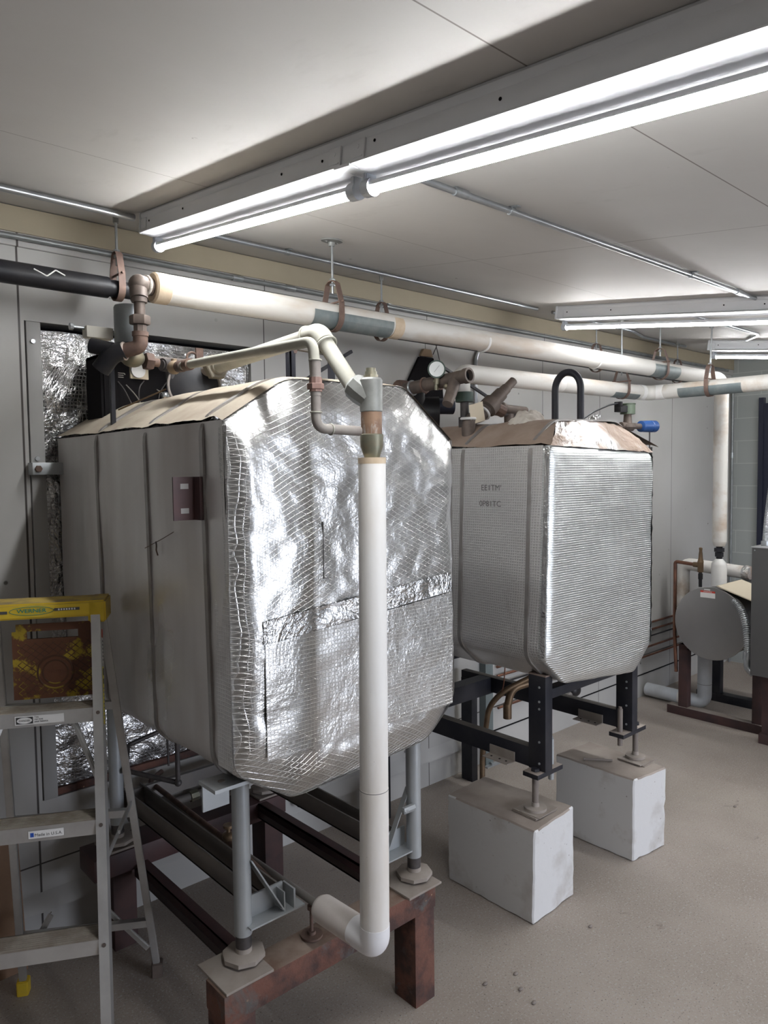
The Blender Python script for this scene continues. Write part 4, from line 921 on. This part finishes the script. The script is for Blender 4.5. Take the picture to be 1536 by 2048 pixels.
t.part('flange', MB().cyl((2.50, 2.62, 2.20), (2.62, 2.62, 2.205), .036, 8).cyl((2.45, 2.62, 2.19), (2.5, 2.62, 2.19), .048, 14), M_rust); t.done()
t = Thing('diagonal_valve', 'brown stepped iron valve leaning up to the right behind the second tank', 'valve')
a = V((2.92, 2.50, 2.06)); b = V((3.13, 2.47, 2.235)); d = (b-a)
t.part('body', MB().lathe(a, d, [(0, .030), (.05, .031), (.055, .045), (.10, .045), (.105, .034), (.17, .032), (.175, .026), (.21, .025), (.215, .021), (.27, .020)], 20), M_ironbr)
t.part('white_ring', MB().torus(a+d*.09, d, .033, .006), M_lwhite)
t.part('side_plug', MB().cyl(a+d*.3, a+d*.3+V((.07, -.02, -.03)), .028, 10), M_rust)
t.part('tip', MB().cyl(b-d*.12, b, .014, 8), M_bronze)
t.part('elbow', MB().tube([(2.84, 2.50, 1.95), (2.84, 2.50, 2.04), (2.93, 2.50, 2.065)], .030, bend=.04), M_ironbr)
t.part('elbow_ring', MB().torus((2.84, 2.50, 2.045), (0,0,1), .031, .006), M_lwhite); t.done(); shift(t)
t = Thing('capped_valve', 'dark green valve cap on a short pipe, right of the hanging tag', 'valve')
t.part('cap', MB().cyl((2.905, 2.60, 2.13), (2.905, 2.60, 2.175), .042, 24), M_green)
t.part('neck', MB().cyl((2.905, 2.60, 2.05), (2.905, 2.60, 2.13), .02).cyl((2.905, 2.60, 1.95), (2.905, 2.60, 2.06), .028), M_iron); t.done(); shift(t)
t = Thing('pipe_run', 'dark iron pipe with tees above the white cloth', 'pipe fitting')
t.part('pipe', MB().cyl((3.10, 2.62, 2.115), (3.60, 2.62, 2.105), .018), M_iron)
t.part('tee', MB().cyl((3.23, 2.60, 2.135), (3.42, 2.60, 2.13), .024).cyl((3.30, 2.62, 2.11), (3.30, 2.62, 2.02), .028).sphere((3.22, 2.60, 2.14), .03), M_ironbr); t.done()
t = Thing('wall_hole_board', 'black trapezoid board with a tan top standing in for a dark hole in the wall behind the gauge', 'board')
t.part('board', MB().prism([(2.76, 2.12), (2.765, 2.27), (2.86, 2.42), (2.965, 2.42), (3.035, 2.30), (3.05, 2.12)], 1, WY-.018, WY-.001), M_dark)  # flat black board painted as the darkness inside a wall hole
t.part('top_strip', MB().prism([(2.865, 2.425), (2.89, 2.465), (2.945, 2.465), (2.96, 2.425)], 1, WY-.02, WY-.002), mk('tan_strip', (.34,.25,.16), rough=.8))
t.part('wire', MB().tube([(2.96, WY-.02, 2.44), (3.0, WY-.03, 2.52), (2.95, WY-.03, 2.56), (3.04, WY-.03, 2.30)], .0025, .04, 6), M_iron)
t.done()
t = Thing('valve_actuator', 'olive round actuator with a black arm, over the far shoulder of the second tank', 'actuator')
ax_, ay_ = 3.70, 2.12
t.part('head', MB().lathe((ax_, ay_, 2.092), (0,0,1), [(0, .040), (.052, .040), (.054, .043), (.058, .043)], 24), M_olive)
t.part('arm', MB().box((ax_-.105, ay_-.02, 2.10), (ax_-.03, ay_+.02, 2.135), .002).box((ax_-.105, ay_-.02, 2.125), (ax_-.085, ay_+.02, 2.155), .002), M_black)
t.part('body', MB().lathe((ax_, ay_, 2.0), (0,0,1), [(0, .03), (.02, .045), (.035, .045), (.04, .024), (.095, .02)], 20).cyl((ax_-.07, ay_, 2.03), (ax_+.08, ay_, 2.03), .017), M_ironbr); t.done()
t = Thing('sensor_housing', 'bright blue oval housing above the far shoulder of the second tank', 'sensor')
t.part('body', MB().lathe((3.80, 2.10, 2.028), (1, -.15, .02), [(0, .022), (.004, .031), (.08, .033), (.085, .029), (.09, .033), (.125, .033), (.13, .02)], 24), M_blue)
t.part('plug', MB().cyl((3.93, 2.08, 2.03), (3.945, 2.078, 2.03), .015, 6), M_rodgal)
t.part('stem', MB().cyl((3.885, 2.09, 2.0), (3.885, 2.09, 1.90), .004), M_iron)
t.part('neck', MB().cyl((3.755, 2.115, 2.029), (3.81, 2.10, 2.028), .016), M_ironbr); t.done()
single('black_cable', MB().tube([(3.60, 2.12, 2.145), (3.52, 2.12, 2.135), (3.36, 2.12, 2.09), (3.20, 2.12, 2.02)], .0045, bend=.03), M_black, 'black cable sagging from the olive actuator to the black loop', 'cable')

# ------------------------------------------------------------------ steel vessel at the right
t = Thing('steel_vessel', 'horizontal round vessel with a brushed steel end, at the foot of the white main', 'vessel')
vy_, vz_, vr = 2.232, .722, .252
t.part('end_disc', MB().lathe((4.995, vy_, vz_), (1,0,0), [(0, .0), (.0, vr-.003), (.003, vr), (.014, vr), (.016, vr-.004)], 72), M_vessel)
t.part('shell', MB().cyl((5.012, vy_, vz_), (5.75, vy_, vz_), vr-.012, 48), M_cab)
t.part('paper_cover', MB().prism([(2.20, .985), (1.93, .90), (1.93, .905), (2.19, .99)], 0, 5.0, 5.4), M_paper)
t.part('label', MB().box((4.9935, 2.20, .900), (4.9955, 2.302, .935)), M_lwhite)
t.part('label_band', MB().box((4.993, 2.20, .935), (4.9955, 2.302, .948)), M_lred)
t.part('label_tab', MB().box((4.993, 2.235, .952), (4.9955, 2.276, .960)), M_lwhite)
t.done()
m = text('WARNING', .012, (4.9928, 2.251, .9415), (0,-1,0), (0,0,1)); 
t2 = m.build('x', M_lwhite); t2.name = 'label_text'; recenter(t2); loc = t2.location.copy(); t2.parent = t.o; t2.location = loc-t.o.location
t = Thing('vessel_stand', 'dark red welded stand with floor runners under the steel vessel', 'stand')
for y in (2.44, 1.925):
    t.part('leg', MB().box((5.10, y, .062), (5.16, y+.065, .52), .002), M_darkwood)
    t.part('leg', MB().box((5.60, y-.02 if y > 2 else y, .062), (5.655, y+.05, .50), .002), M_black)
t.part('runner', MB().box((5.09, 1.50, .0), (5.17, 2.585, .062), .002), M_darkwood, up_mat=M_plate)
t.part('runner', MB().box((5.59, 1.50, .0), (5.67, 2.60, .062), .002), M_black)
t.part('cradle', MB().box((5.10, 2.44, .48), (5.655, 2.50, .52)).box((5.10, 1.95, .48), (5.655, 2.0, .52)), M_darkwood)
t.done()
t = Thing('relief_valve', 'bronze relief valve with copper discharge tube on the steel vessel', 'valve')
rv = V((5.10, 2.352, 1.108))
t.part('body', MB().cyl(rv-V((0,0,.05)), rv+V((0,0,.02)), .02).lathe(rv+V((0,0,.02)), (0,0,1), [(0, .022), (.03, .015), (.06, .013), (.08, .010), (.10, .012), (.105, .006)], 14).cyl(rv, rv+V((0,.05,0)), .018), M_bronze)
t.part('nipple', MB().cyl(rv-V((0,0,.05)), rv-V((0,0,.155)), .012).cyl(rv-V((0,0,.06)), rv-V((0,0,.10)), .017, 6), M_black)
t.part('discharge_tube', MB().tube([rv+V((0,.04,0)), rv+V((0,.185,.01)), rv+V((0,.185,-.5)), rv+V((.02,.18,-.80))], .0125, bend=.02), M_copper); t.done()
t = Thing('insulated_return', 'dirty white insulated pipe elbow behind the steel vessel', 'pipe')
t.part('jacket', MB().tube([(5.62, 2.73, .70), (5.62, 2.73, 1.04), (5.55, 2.22, 1.02)], .048, bend=.08, seg=24), M_whitedirty)
t.part('torn_end', MB().lathe((5.552, 2.235, 1.0205), (-.13, -1, 0), [(0, .050), (.02, .055), (.05, .047), (.055, .02)], 20), M_dustfoil); t.done()
t = Thing('insulated_floor_pipe', 'white insulated pipe rising from the floor through the vessel stand', 'pipe')
t.part('jacket', MB().tube([(5.33, 2.87, .062), (5.31, 2.408, .062), (5.31, 2.408, .50)], .050, bend=.07, seg=26, n=8), mk('blue_white_jacket', (.62,.65,.68), (.52,.54,.56), rough=.5))
t.part('joint_ring', MB().torus((5.31, 2.408, .205), (0,0,1), .050, .0015), M_fadedink)
t.part('dark_stain_sleeve', MB().cyl((5.318, 2.60, .062), (5.314, 2.50, .062), .0507, 24), M_whitedirty); t.done()
t = Thing('control_cabinet', 'dark grey steel cabinet at the right edge beside the vessel', 'cabinet')
t.part('body', MB().box((4.80, 1.40, .475), (5.06, 1.888, 1.288), .003), M_cab)
t.part('lid', MB().box((4.795, 1.40, 1.288), (5.065, 1.893, 1.295)), mk('pale_edge', (.35,.35,.35), rough=.4))
t.part('screw', MB().cyl((4.797, 1.87, 1.272), (4.801, 1.87, 1.272), .004, 8), M_rodgal)
t.part('leg', MB().box((4.98, 1.84, .062), (5.04, 1.88, .475)), M_darkwood)
t.part('foot', MB().box((4.93, 1.44, .0), (5.085, 1.88, .062)), M_darkwood); t.done()
def ribbed(t, pts, r, mat, pname, pitch=.011, bend=.08):
    P = [V(p) for p in pts]; out = []
    n = 40
    for i in range(n+1):    # Catmull-ish through bezier of 4 points
        f = i/n; out.append(P[0]*(1-f)**3+P[1]*3*f*(1-f)**2+P[2]*3*f*f*(1-f)+P[3]*f**3)
    L_ = sum((b-a).length for a, b in zip(out, out[1:])); k = int(L_/pitch); dense = []
    for i in range(k*4+1):
        f = i/(k*4)*n; j = min(int(f), n-1); dense.append(out[j].lerp(out[j+1], f-j))
    N_ = len(dense)-1
    t.part(pname, MB().tube(dense, lambda f: r*(1+.10*math.cos(2*PI*f*k)), bend=0.00001, n=1, seg=14), mat)
t = Thing('flexible_conduit', 'grey ribbed flexible conduit curving down between the vessel and the cabinet', 'conduit')
ribbed(t, [(5.02, 2.10, .90), (5.0, 2.00, .88), (4.90, 1.94, .70), (4.86, 1.925, .60)], .024, M_rodgal, 'ribbed_hose', .013)
t.part('connector', MB().cyl((4.86, 1.925, .605), (4.855, 1.925, .555), .029).tube([(4.855, 1.925, .56), (4.85, 1.925, .50), (4.85, 1.885, .47)], .022, bend=.03), M_rodgal); t.done()
t = Thing('flexible_conduit', 'pale ribbed conduit rising from the top of the cabinet at the right edge', 'conduit')
ribbed(t, [(4.90, 1.845, 1.30), (4.90, 1.84, 1.5), (4.93, 1.82, 1.7), (4.95, 1.80, 1.95)], .018, M_rodgal, 'ribbed_hose', .011)
t.part('connector', MB().cyl((4.90, 1.845, 1.296), (4.90, 1.845, 1.325), .026), M_rodgal); t.done()
for k, (z, m_) in enumerate(((.580, M_copper), (.523, M_copper), (.474, M_black), (.395, M_copper))):
    single('copper_line', MB().cyl((3.5, WY-.022-.002*k, z), (6.3, WY-.022-.002*k, z), .0085 if k != 2 else .006), m_, ['topmost thin copper tube of four on the wall left of the vessel', 'second copper tube from the top, on the wall left of the vessel', 'thin black line between copper tubes on the wall left of the vessel', 'lowest thin copper tube of four on the wall left of the vessel'][k], 'pipe')

# ------------------------------------------------------------------ ladder
O = V((.669, 1.90, 0)); LL = V((.88, -.475, 0)).normalized(); II = V((.475, .88, 0)).normalized()
def Q(a, d, z, k=.30): return O + LL*a + II*(k*z+d) + V((0, 0, z))
up_ = (II*.30+V((0,0,1))).normalized()
FN = up_.cross(LL); FN = FN if FN.dot(II) > 0 else -FN     # inward normal of the front frame
t = Thing('stepladder', 'aluminium stepladder with a yellow top standing at the left of the nearest tank', 'ladder')
def rail(ar, al, name, side):
    # front rail: C channel; ar/al = outer a at z=0 and z=1.37
    p0 = Q(ar, 0, 0.0); p1 = Q(al, 0, 1.37); d = (p1-p0).normalized()
    inn = LL*(-side)
    m = MB(); c = (p0+p1)/2; l = (p1-p0).length/2
    m.obox(c+inn*.013+FN*.001, (d, LL, FN), (l, .013, .0012)); m.obox(c+FN*.031, (d, FN, LL), (l, .031, .0012)); m.obox(c+inn*.013+FN*.061, (d, LL, FN), (l, .013, .0012))
    o = t.part(name, m, M_alu)
    m = MB()
    for k in (1, 2, 3, 3.6):
        z = [0, 1.085, .78, .475, .0][int(k)] if k != 3.6 else .18
        q = p0.lerp(p1, z/1.37)+inn*.012; m.cyl(q-FN*.003, q+FN*.001, .0055, 12)
    t.part('rivet', m, M_ironbr, parent=o); return p0, p1
rp0, rp1 = rail(.028, -.020, 'front_rail', 1); lp0, lp1 = rail(-.452, -.36, 'front_rail', -1)
M_cav = M_alutop
for z in (1.10, .795, .49, .185):
    f = z/1.37; A = lp0.lerp(lp1, f)+LL*.002; B = rp0.lerp(rp1, f)-LL*.002; c = (A+B)/2; hl = (B-A).length/2
    flat = II
    s = t.part('step', MB().obox(c+flat*.040-V((0,0,.002)), (LL, flat, (0,0,1)), (hl, .040, .002)).obox(c+V((0,0,-.022))+flat*.001, (LL, flat, (0,0,1)), (hl, .0015, .021)).obox(c+flat*.079+V((0,0,-.015)), (LL, flat, (0,0,1)), (hl, .0015, .015)), M_alu, up_mat=M_alutop)
    m = MB()
    for k in range(7): m.obox(c+flat*(.012+k*.0095)+V((0,0,.0006)), (LL, flat, (0,0,1)), (hl-.004, .0022, .0008))
    t.part('tread_ribs', m, M_alutop, parent=s)
# rear rails
RT = V((O.x, O.y, 0))
def R_(a, d, z): return O+LL*a+II*d+V((0,0,z))
rr0 = R_(.097, .68, .02); rr1 = R_(-.024, .47, 1.385); rl0 = R_(-.35, .70, .02); rl1 = R_(-.345, .53, 1.385)
for p0, p1 in ((rr0, rr1), (rl0, rl1)):
    m = MB(); m.bar(p0, p1, .024, .018, up=tuple(II), bev=.002); o = t.part('rear_rail', m, M_alu)
for p, mt in ((rr0, M_ironbr), (rl0, M_yellow)):
    t.part('foot', MB().obox(p+V((0,0,.006)), (LL, II, (0,0,1)), (.019, .02, .026), .003), mt, label='yellow rubber foot' if mt is M_yellow else None)
for z in (.20, .64, 1.04):
    f = (z)/1.385; A = rl0.lerp(rl1, f); B = rr0.lerp(rr1, f)
    t.part('rear_rung', MB().bar(A, B, .014, .026).bar(A+V((0,0,.012)), B+V((0,0,.012)), .022, .003), M_alu)
def bc(p, q): return MB().bar(p, q, .004, .02, up=(0,0,1)).bar(p+V((0,0,.008)), q+V((0,0,.008)), .010, .003)
t.part('rear_brace', bc(R_(.07, .655, .12), rl0.lerp(rr0, .62)+V((0,0,.25))), M_alu)
t.part('rear_brace', bc(R_(-.34, .69, .12), rl0.lerp(rr0, .22)+V((0,0,.25))), M_alu)
t.part('spreader', MB().bar(rr0.lerp(rr1, .49), rp0.lerp(rp1, .50)+FN*.055-LL*.004, .004, .018, up=(0,0,1)).bar(rr0.lerp(rr1, .49)+V((0,0,.004)), rr0.lerp(rr1, .49)*.4+(rp0.lerp(rp1, .50)+FN*.055)*.6+V((0,0,.004)), .009, .012), M_alu)
t.part('step_brace', bc(Q(-.095, .04, 1.055), Q(-.012, .035, .86)), M_alu)
t.part('step_brace', bc(Q(-.30, .04, 1.055), Q(-.375, .035, .86)), M_alu)
# cap
c0 = Q(-.006, -.004, 1.386); capc = c0 - LL*.185 + II*.062
cap = t.part('top_cap', MB().obox(capc+V((0,0,.0)), (LL, II, (0,0,1)), (.188, .064, .024), .006).obox(c0-LL*.022+II*.0625-V((0,0,.0095)), (LL, II, (0,0,1)), (.026, .0645, .0345), .005).obox(c0-LL*.348+II*.058-V((0,0,.0095)), (LL, II, (0,0,1)), (.026, .062, .034), .005), M_yellow, label='yellow plastic top', up_mat=M_yeltop)
cf = capc-II*.0648
t.part('brand_mark', text('WERNER', .0165, cf-LL*.022+V((0,0,.002)), tuple(LL), (0,0,1), sx=1.25, depth=.0008), M_lgreen, parent=cap)
m = MB(); el = [cf-LL*.022-II*.0005+LL*(.062*math.cos(2*PI*k/40))+V((0,0,.002+.0125*math.sin(2*PI*k/40))) for k in range(40)]; m.tube(el, .0008, seg=6, closed=True)
t.part('brand_ring', m, M_lgreen, parent=cap)
t.part('cap_slot', MB().obox(cf+LL*.078-II*.0003+V((0,0,.003)), (LL, II, (0,0,1)), (.036, .0008, .0042)), M_cab, parent=cap)
t.part('cap_slot', MB().obox(cf-LL*.120-II*.0003+V((0,0,0)), (LL, II, (0,0,1)), (.03, .0008, .0042)), M_cab, parent=cap)
m = MB()
for k in range(7): m.obox(cf+LL*(.055+k*.0075)-II*.0012+V((0,0,.003)), (LL, II, (0,0,1)), (.0022, .0004, .0028))
t.part('slot_marks', m, M_lwhite, parent=cap)
# folded pail tray
TA = lambda a, z: O+LL*a+II*(.30*1.2+.12)+V((0,0,z))
def tray_poly():
    a0, a1, z0, z1 = -.288, -.050, 1.098, 1.335
    return a0, a1, z0, z1
a0, a1, z0, z1 = tray_poly()
m = MB(); th = II*.0035
outer = [(a0+.006, z0), (a1, z0+.004), (a1, z1), (a0+.03, z1-.004), (a0, z1-.03)]
slot = (-.245, -.095, 1.288, 1.312)
def slab(aa, ab, za, zb):
    m.obox((TA(aa, za)+TA(ab, zb))/2, (LL, II, (0,0,1)), (abs(ab-aa)/2, .0035, abs(zb-za)/2))
slab(a0, a1, z0, slot[2]); slab(a0, slot[0], slot[2], slot[3]); slab(slot[1], a1, slot[2], slot[3]); slab(a0+.012, a1, slot[3], z1)
tr = t.part('pail_tray', m, M_yelrust, label='rusty yellow folded pail tray')
m = MB().torus(TA(-.165, 1.18)-II*.004, II, .052, .003, 40, 8).torus(TA(-.165, 1.18)-II*.004, II, .037, .0025, 36, 8)
t.part('tray_ring', m, M_tray2, parent=tr)
m = MB()
for k in range(-9, 10):
    for sgn in (1, -1):
        # diagonal ribs clipped to the tray rectangle
        ca = (a0+a1)/2+k*.026; pts = []
        for s_ in [x/40 for x in range(-40, 41)]:
            a = ca+sgn*s_*.13; z = 1.185+s_*.11
            if a0+.012 < a < a1-.006 and z0+.01 < z < slot[2]-.012 and math.hypot(a+.165, z-1.18) > .056: pts.append((a, z))
            else:
                if len(pts) > 2: m.bar(TA(*pts[0])-II*.004, TA(*pts[-1])-II*.004, .0022, .0015, up=tuple(II))
                pts = []
        if len(pts) > 2: m.bar(TA(*pts[0])-II*.004, TA(*pts[-1])-II*.004, .0022, .0015, up=tuple(II))
t.part('tray_ribs', m, M_tray2, parent=tr)
t.part('tray_letters', text('MASTER', .013, TA(-.165, 1.182)-II*.004, tuple(LL), (0,0,1), depth=.001), M_yelrust, parent=tr)
# stickers
def sticker(a, z, w_, h_, mat, nm='sticker', d=-.0030):
    c = Q(a, 0, z)+II*d; return t.part(nm, MB().obox(c, (LL, II, (0,0,1)), (w_/2, .0006, h_/2)), mat)
def stext(a, z, s, st, mat, sx=1, d=-.0045, nm='sticker_text'):
    t.part(nm, text(st, s, Q(a, 0, z)+II*d, tuple(LL), (0,0,1), sx=sx, depth=.0003), mat)
FZ = .30   # compensate Q lean for stickers on the vertical step fronts
def Qv(a, zstep, dz, d=-.0030): return Q(a, 0, zstep)+V((0,0,dz))+II*d
def put(a, zs, dz, w_, h_, mat, nm='sticker', d=-.0022): return t.part(nm, MB().obox(Qv(a, zs, dz, d), (LL, II, (0,0,1)), (w_/2, .0006, h_/2)), mat)
put(-.185, 1.10, -.022, .135, .026, M_lwhite)
put(-.226, 1.10, -.022, .046, .020, M_lblack, d=-.003)
m = MB().lathe(Qv(-.226, 1.10, -.022, -.0036), -II, [(0, .009), (.0006, .009)], 24)
for pn in [m]:
    for v in m.bm.verts:
        q = v.co-Qv(-.226, 1.10, -.022, -.0036); s_ = q.dot(LL); v.co += LL*s_*1.3
t.part('sticker_oval', m, M_lwhite)
t.part('sticker_text', text('DANGER', .0075, Qv(-.226, 1.10, -.022, -.0046), tuple(LL), (0,0,1), depth=.0002), M_fadedink)
for k, st in enumerate(('You', 'can lose', 'your balance')):
    t.part('sticker_text', text(st, .0072, Qv(-.199, 1.10, -.0155-.0068*k, -.0032), tuple(LL), (0,0,1), depth=.0002, center=False), M_lblack)
put(-.160, .795, -.022, .094, .022, M_lwhite)
put(-.197, .795, -.022, .009, .012, M_lblue, d=-.003)
t.part('sticker_text', text('Made in U.S.A.', .0125, Qv(-.153, .795, -.0235, -.0032), tuple(LL), (0,0,1), depth=.0002), M_fadedink)
# strips on the side of the right rail
def side_strip(z0_, z1_, mat, w_=.022, o_=.0016, nm='side_sticker'):
    p0 = rp0.lerp(rp1, z0_/1.37)+FN*.032+LL*o_; p1 = rp0.lerp(rp1, z1_/1.37)+FN*.032+LL*o_; d = (p1-p0).normalized()
    return t.part(nm, MB().obox((p0+p1)/2, (d, FN, LL), ((p1-p0).length/2, w_/2, .0004)), mat)
side_strip(1.05, 1.215, M_lyel); side_strip(1.19, 1.21, M_lblack, .016, .0022); side_strip(1.165, 1.18, M_lblack, .014, .0022)
for k in range(9): side_strip(1.062+k*.011, 1.066+k*.011, M_fadedink, .012, .0022, 'sticker_line')
side_strip(1.225, 1.30, M_lwhite); side_strip(1.30, 1.325, M_lred)
for k in range(6): side_strip(1.232+k*.011, 1.237+k*.011, M_fadedink, .014, .0022, 'sticker_line')
t.done()
single('cardboard_sheet', MB().obox((.515, 2.845, .26), ((1,0,0), (0,.14,.99), (0,-.99,.14)), (.228, .262, .004)), M_card, 'brown cardboard sheet leaning on the wall behind the stepladder at the left edge', 'cardboard')
# floor debris
random.seed(3)
for (x, y) in ((1.95, 1.45), (1.97, 1.52), (2.02, 1.58), (1.90, 1.62), (2.45, 1.55), (3.9, 1.6)):
    m = MB().sphere((x, y, .004), .009, 8, (1.2, .8, .5)); single('rubble_chip', m, M_nail, 'small dark chip lying on the open concrete floor near the tanks', 'debris', 'dark chips scattered on the floor')

# ------------------------------------------------------------------ camera, light, render look
cam = bpy.data.cameras.new('camera'); co = bpy.data.objects.new('camera', cam); C.objects.link(co)
F = 1470.; cam.sensor_fit = 'VERTICAL'; cam.sensor_height = 24; cam.lens = F/2048*24; cam.clip_start = .05
yaw, pit, rol = map(math.radians, (41.862, 3.2205, -.7008))
fw = V((math.sin(yaw)*math.cos(pit), math.cos(yaw)*math.cos(pit), -math.sin(pit)))
r = fw.cross(V((0,0,1))).normalized(); u = r.cross(fw)
r, u = r*math.cos(rol)+u*math.sin(rol), -r*math.sin(rol)+u*math.cos(rol)
Mx = Matrix((r, u, -fw)).transposed().to_4x4(); Mx.translation = V((0, 0, 1.8)); co.matrix_world = Mx
bpy.context.scene.camera = co
wd = bpy.data.worlds.new('daylight'); bpy.context.scene.world = wd; wd.use_nodes = True
bg = wd.node_tree.nodes['Background']; bg.inputs[0].default_value = (.80, .86, 1.0, 1); bg.inputs[1].default_value = 7.0
la = bpy.data.lights.new('doorway_daylight', 'AREA'); la.shape = 'RECTANGLE'; la.size = DX1-DX0; la.size_y = DH; la.cycles.is_portal = True
lo = bpy.data.objects.new('doorway_daylight', la); C.objects.link(lo); lo.location = ((DX0+DX1)/2, Y0-.05, DH/2); lo.rotation_euler = (math.radians(90), 0, 0)
sc = bpy.context.scene
sc.view_settings.view_transform = 'Standard'; sc.view_settings.look = 'None'; sc.view_settings.gamma = 1; sc.view_settings.use_curve_mapping = False
sc.view_settings.exposure = 0.75
sc.cycles.use_denoising = True; sc.cycles.max_bounces = 8; sc.cycles.diffuse_bounces = 4; sc.cycles.glossy_bounces = 4
sc.cycles.sample_clamp_indirect = 6; sc.cycles.caustics_reflective = False
